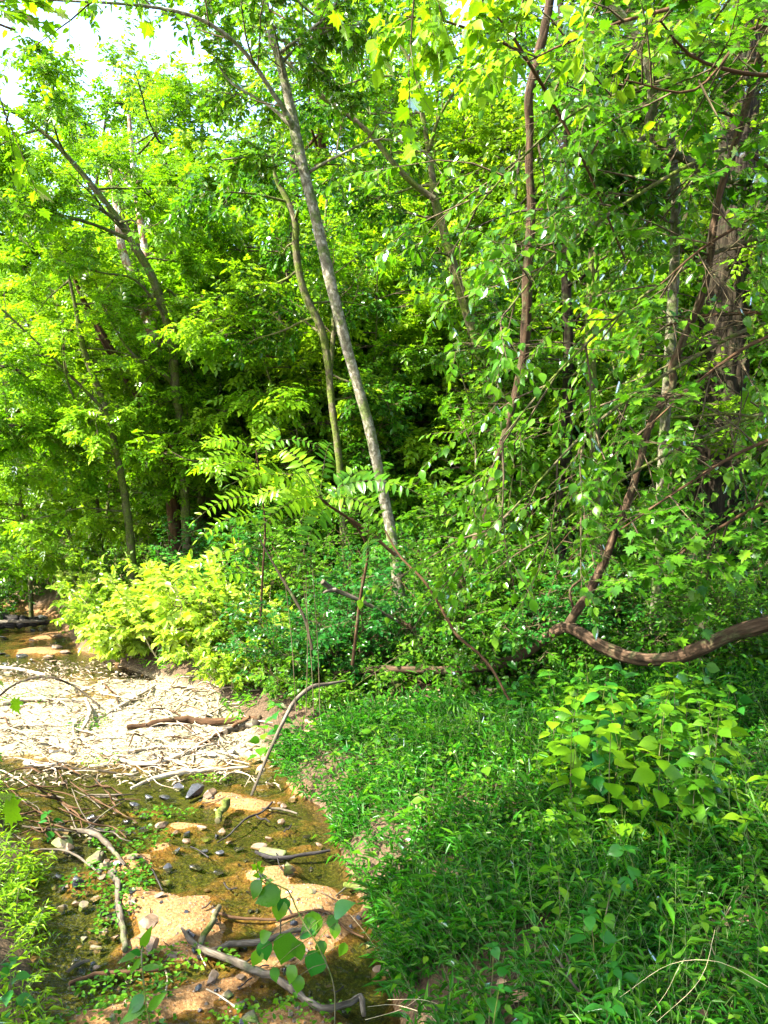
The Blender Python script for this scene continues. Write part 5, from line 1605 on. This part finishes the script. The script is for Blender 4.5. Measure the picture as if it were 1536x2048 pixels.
# shreds of bark, leaves and straw caught on the bar and along the water
n_ = 6000
y = g5.uniform(6.7, 11.5, n_); xl = np.interp(y, YL, XL); xr = np.interp(y, YR, XR); x = xl + (xr - xl) * g5.uniform(-.05, 1.03, n_)
kk = fbm(x * 1.5 + 60, y * 2.2, 2) > g5.uniform(-.5, .35, n_)
x, y = x[kk], y[kk]; n_ = len(x)
dd = g5.normal(0, 1, (n_, 3)); dd[:, 2] *= .15; dd[:, 1] *= .6
m_ = MB(); place_leaves(m_, np.stack([x, y, np.maximum(ground(x, y), 0) + .01 + .03 * g5.random(n_)], -1), dd, Z + g5.normal(0, .4, (n_, 3)), g5.uniform(.03, .11, n_), T_LANCE, 0, g5)
o = m_.obj('bar_debris', M['debris'], None, True, 'stuff'); tag(o, 'dry leaves, straw and bark shreds littering the sunny gravel bar', 'debris')
# the finest gravel: stuff
Ng = 15000
y = g5.uniform(2.6, 12, Ng); t = g5.uniform(0, 1, Ng)
xl = np.interp(y, YL, XL); xr = np.interp(y, YR, XR); x = xl + (xr - xl) * t
zz = ground(x, y)
keep = zz > -.02
x, y, zz = x[keep], y[keep], zz[keep]
V0 = np.array([(1, 0, 0), (0, 1, 0), (-1, 0, 0), (0, -1, 0), (0, 0, .7), (0, 0, -.7)], float)
F0 = np.array([(0, 1, 4), (1, 2, 4), (2, 3, 4), (3, 0, 4), (1, 0, 5), (2, 1, 5), (3, 2, 5), (0, 3, 5)])
n_ = len(x); sz = g5.lognormal(-5.3, .5, n_); a = g5.uniform(0, 6.28, n_)
sc_ = sz[:, None, None] * g5.uniform(.6, 1.3, (n_, 6, 1))
ca, sa = np.cos(a)[:, None], np.sin(a)[:, None]
vx = V0[None, :, 0] * ca - V0[None, :, 1] * sa; vy = V0[None, :, 0] * sa + V0[None, :, 1] * ca
VV = np.stack([vx, vy, np.broadcast_to(V0[None, :, 2], vx.shape)], -1) * sc_ + np.stack([x, y, zz], -1)[:, None]
m_ = MB(); m_.add(VV.reshape(-1, 3), (F0[None] + (np.arange(n_) * 6)[:, None, None]).reshape(-1, 3))
o = m_.obj('gravel', M['rock_tan'], None, False, 'stuff'); tag(o, 'fine gravel and pebbles scattered over the creek bed', 'gravel')

# ------------------------------------------------------------------ logs, branches and sticks lying in the creek
def stick(label, pts, mat, cat='stick', group='driftwood in the creek', name='stick', lift=.012, sides=8, rough=.12, ends=None, forks=()):
    """pts: pixel x, y, width and optional height above the ground in metres"""
    P, R = [], []
    for p in pts:
        h = p[3] if len(p) > 3 else 0
        q = G(p[0], p[1], h)
        if q[2] < .0:
            q[2] = .0
        r = p[2] * .42 / F * q[1]
        q[2] += r * .6 + lift
        P.append(q); R.append(r)
    sp, sr = spline(P, R, .04)
    m_ = MB(); tube(m_, sp + np.random.default_rng(len(label)).normal(0, 1, sp.shape) * sr[:, None] * .16, sr, sides, rough * 1.3, seed=len(label) + len(pts))
    o = m_.obj(name, M[mat])
    return tag(o, label, cat, group)


stick('red brown fallen log whose dry left half lies in the sun', [(255, 1462, 12), (320, 1452, 16), (375, 1448, 18), (430, 1450, 17), (490, 1446, 14), (520, 1440, 10)], 'brown', 'log', name='fallen_log', sides=12, rough=.06)
stick('short thick bare log end sticking out of the bank', [(448, 1470, 18), (480, 1462, 22), (512, 1456, 22)], 'wetwood', 'log', name='fallen_log', sides=12)
stick('slim brown branch rising from the bar onto the short thick log', [(385, 1510, 7), (410, 1490, 9), (450, 1466, 9), (500, 1438, 8, .1)], 'brown', 'branch')
stick('dark arching twig springing over the gravel at the left edge', [(-10, 1402, 5), (30, 1372, 6, .12), (75, 1358, 6, .28), (110, 1360, 6, .3), (150, 1378, 5, .2), (200, 1415, 4, .05)], 'dark', 'twig')
stick('pale branch lying behind the arching twig', [(-10, 1346, 8), (40, 1350, 8), (90, 1360, 7)], 'drift', 'branch')
stick('black fallen log across the far creek at the left edge', [(-60, 1262, 34, .1), (0, 1254, 36, .12), (50, 1252, 26, .1), (95, 1250, 12, .06)], 'blackwood', 'log', name='fallen_log')
stick('slim pale log lying over the black fallen log', [(-60, 1248, 8, .35), (60, 1246, 8, .35), (118, 1246, 6, .3)], 'wetwood', 'log', name='fallen_log')
stick('short pale stub log standing out of the orange sand', [(453, 1606, 20, .12), (449, 1625, 18, .06), (440, 1645, 16, .0), (436, 1660, 14)], 'mossy', 'log', name='stub_log', sides=12)
stick('upright dark grey log lying away from the viewer in the creek', [(222, 1754, 14), (235, 1785, 15), (238, 1830, 15), (245, 1870, 16), (250, 1910, 14)], 'wetwood', 'log', name='grey_log', sides=10)
stick('short brown post log slanting over the lower sand', [(438, 1822, 13, .05), (425, 1850, 14, .03), (408, 1880, 15), (398, 1905, 14)], 'mossy', 'log', name='post_log', sides=10)
stick('long bent grey branch crossing the bottom of the creek', [(363, 1868, 5), (380, 1895, 14), (410, 1920, 16), (450, 1940, 17), (500, 1952, 18), (545, 1975, 18), (590, 2005, 17), (645, 2035, 17), (700, 2036, 15), (722, 2034, 14), (726, 2060, 12)], 'wetwood', 'branch', name='grey_branch', sides=12, lift=.03)
stick('pale log lying above the long grey branch', [(410, 1922, 13), (460, 1905, 14), (520, 1892, 15), (570, 1875, 13), (620, 1862, 9)], 'wetwood', 'log', name='pale_log', sides=10)
stick('curved brown stick above the pale log', [(435, 1832, 6), (465, 1845, 7), (510, 1852, 7), (560, 1845, 7), (600, 1832, 7), (640, 1826, 7), (665, 1838, 6), (690, 1862, 6), (728, 1895, 5)], 'brown', 'stick')
stick('brown half sunk log above the bottom weed', [(140, 2000, 12), (190, 1982, 13), (245, 1966, 13), (300, 1955, 11), (335, 1950, 8)], 'brown', 'log', name='sunk_log')
stick('little pale stick standing by the half sunk log', [(330, 1948, 4), (336, 1970, 5), (330, 1994, 5)], 'drift', 'stick')
stick('black wet stick lying right and left of the mossed boulder', [(512, 1722, 8), (535, 1730, 10), (570, 1730, 9), (610, 1729, 9), (660, 1724, 7)], 'blackwood', 'stick')
stick('mossy log half hidden in grass at the right edge of the creek', [(690, 1786, 12), (740, 1784, 14), (805, 1778, 10)], 'mossy', 'log', name='mossy_log')
stick('weathered stick slanting in from the left bank with a thick middle', [(45, 1674, 4), (100, 1684, 6), (150, 1692, 9), (190, 1704, 14), (215, 1722, 13), (250, 1745, 6)], 'wetwood', 'stick', lift=.04)
stick('thin straight stick under the weathered one', [(40, 1706, 4), (110, 1722, 5), (150, 1735, 6), (200, 1756, 4)], 'wetwood', 'stick')
stick('dark wet twig running down the mossy bed', [(545, 1608, 5, .05), (525, 1635, 5), (490, 1662, 5), (460, 1680, 4), (435, 1698, 3)], 'blackwood', 'twig')
stick('short grey stick right of the dark wet twig', [(523, 1622, 4), (560, 1632, 6), (595, 1643, 4)], 'wetwood', 'stick')
stick('slim grey stick on the mossy bed', [(305, 1752, 3), (312, 1770, 4), (325, 1785, 4)], 'blackwood', 'twig')
stick('thin white stick right of the long grey branch tip', [(398, 1898, 3, .05), (402, 1925, 3), (412, 1950, 3)], 'drift', 'twig')
stick('pale stick on the bottom sand under the grey branch', [(413, 1985, 4), (440, 2000, 4), (480, 2028, 5)], 'drift', 'stick')
stick('fallen branch stub near the lower left bank', [(135, 1970, 8), (160, 1955, 9), (180, 1948, 7)], 'wetwood', 'stick')
BR = [('white branch curving along the middle of the bar', [(165, 1490, 5), (200, 1508, 9), (250, 1528, 10), (300, 1535, 10), (345, 1520, 8), (395, 1500, 6), (440, 1488, 4)]),
      ('white branch on the far part of the bar', [(5, 1412, 10), (60, 1404, 11), (110, 1405, 10), (165, 1405, 6)]),
      ('long straight pale branch at the shaded edge of the bar', [(262, 1594, 6), (310, 1580, 10), (370, 1562, 12), (440, 1552, 8), (500, 1545, 4)]),
      ('pale forked branch right of the weeds on the bar', [(255, 1510, 9), (310, 1500, 9), (380, 1500, 7), (400, 1498, 5)]),
      ('thick pale branch standing in the middle of the bar', [(100, 1480, 8), (130, 1500, 16), (148, 1512, 12)]),
      ('pale branch end by the left weeds', [(60, 1530, 5), (80, 1545, 9), (130, 1535, 8)]),
      ('pale branch leaning up to the sunlit bushes', [(170, 1400, 5), (180, 1430, 10, .05), (165, 1462, 9, .03)]),
      ('pale branch above the red brown log', [(200, 1440, 7), (250, 1412, 9), (310, 1375, 6)]),
      ('dark stick along the lower bar', [(50, 1548, 4), (110, 1550, 5), (200, 1560, 5), (280, 1575, 3)])]
for i, (lb, pts) in enumerate(BR):
    stick(lb, pts, 'drift' if 'dark' not in lb else 'dark', 'branch', 'driftwood on the gravel bar', 'driftwood_branch')
sidew = ['leftmost', 'left', 'middle', 'right', 'rightmost']
for k_ in range(110):
    px = g5.uniform(-10, 520); py = g5.uniform(1370, 1565)
    a = g5.normal(0, .45) + (math.pi if g5.random() < .5 else 0)
    if g5.random() < .2:
        a = g5.uniform(0, 6.28)
    L = g5.uniform(25, 130)
    w = g5.uniform(2, 5.5)
    pts = []
    for t in np.linspace(-1, 1, 5):
        pts.append((px + math.cos(a) * L / 2 * t + g5.normal(0, 4), py + math.sin(a) * L / 2 * t * .6 + g5.normal(0, 3) + 6 * t * t, w * (1 - .35 * abs(t)), max(0, g5.normal(.02, .03))))
    band = 'top' if py < 1420 else 'middle' if py < 1500 else 'lower'
    lb = unique(('long ' if L > 85 else 'short ' if L < 50 else '') + 'pale {}stick, ' + band + ' ' + sidew[int(np.clip(px / 104, 0, 4))] + ' of the bar, ' + side_of(px, py, BARN), ['', 'thin ', 'crooked ', 'bent ', 'bleached '])
    stick(lb, pts, 'drift' if g5.random() < .8 else 'brown', 'stick', 'loose sticks on the gravel bar', 'driftwood_stick', sides=5)
for k_ in range(34):
    px = g5.uniform(40, 230); py = g5.uniform(1575, 1680)
    a = g5.normal(.45, .4); L = g5.uniform(40, 140); w = g5.uniform(2.5, 6)
    pts = [(px + math.cos(a) * L / 2 * t + g5.normal(0, 3), py + math.sin(a) * L / 2 * t + g5.normal(0, 3), w * (1 - .4 * abs(t)), max(0, .05 + g5.normal(.03, .03))) for t in np.linspace(-1, 1, 5)]
    lb = unique('brown {}twig in the ' + ('upper' if py < 1625 else 'lower') + ' ' + ('left' if px < 130 else 'right') + ' of the bank brush pile' + (', lying level' if abs(math.sin(a)) < .25 else ', slanting down right' if math.sin(a) > 0 else ', slanting up right'), ['', 'thin ', 'crooked ', 'long ', 'short ', 'knotty ', 'smooth ', 'arched ', 'bent '])
    stick(lb, pts, 'brown' if g5.random() < .6 else 'wetwood', 'twig', 'twigs of the brush pile', 'brush_twig', sides=5)
for k_ in range(30):
    px = g5.uniform(150, 700); py = g5.uniform(1600, 2040)
    c = G(px, py)
    if not (np.interp(c[1], YL, XL) < c[0] < np.interp(c[1], YR, XR)):
        continue
    a = g5.uniform(0, 6.28); L = g5.uniform(20, 60); w = g5.uniform(2, 4.5)
    pts = [(px + math.cos(a) * L / 2 * t, py + math.sin(a) * L / 2 * t * .6 + g5.normal(0, 2), w) for t in np.linspace(-1, 1, 4)]
    nr = min(NEARS, key=lambda l: (l[0] - px) ** 2 + (l[1] - py) ** 2)
    lb = unique('small {}twig lying in the creek near ' + nr[2], ['', 'dark ', 'bent ', 'thin ', 'wet ', 'brown '])
    stick(lb, pts, ['blackwood', 'brown', 'wetwood'][int(g5.integers(3))], 'twig', 'small twigs in the creek', 'twig', sides=5)
for k_, (pts, lb) in enumerate([([(735, 2015, 3, .25), (790, 2010, 4, .22), (860, 2030, 4, .1)], 'pale dry straw arching at the bottom beside the grey branch'), ([(842, 2005, 5, .2), (860, 2030, 6, .12), (885, 2060, 7, .05)], 'bundle of dry straw nearest the bottom edge'),
                                ([(775, 2000, 3, .3), (850, 2002, 4, .25), (900, 2020, 3, .1)], 'pale dry straw lying level at the bottom'), ([(730, 2040, 3, .1), (800, 2020, 3, .25), (840, 2000, 3, .35)], 'dry straw rising right at the bottom'),
                                ([(1240, 1995, 3, .3), (1340, 1930, 3, .42), (1440, 1925, 3, .45), (1536, 1975, 3, .4)], 'long dry grass blade arching in the lower right grass'), ([(1360, 1930, 3, .45), (1330, 1990, 3, .3), (1290, 2040, 3, .2)], 'dry grass blade falling to the bottom, right of the dead twig'),
                                ([(1310, 2048, 3, .2), (1400, 1960, 3, .4), (1430, 1860, 3, .5)], 'dry grass blade standing in the lower right grass'), ([(700, 1830, 3, .2), (740, 1880, 3, .15), (800, 1990, 3, .1)], 'dry stem hanging down the dark creek edge')]):
    stick(lb, [(a[0], a[1], a[2] * .27) + tuple(a[3:]) for a in pts], 'straw', 'straw', 'dry grass straws', 'dry_straw', lift=0, sides=4)

print('objects', len(bpy.data.objects), 'tris', sum(len(m.polygons) for m in bpy.data.meshes))
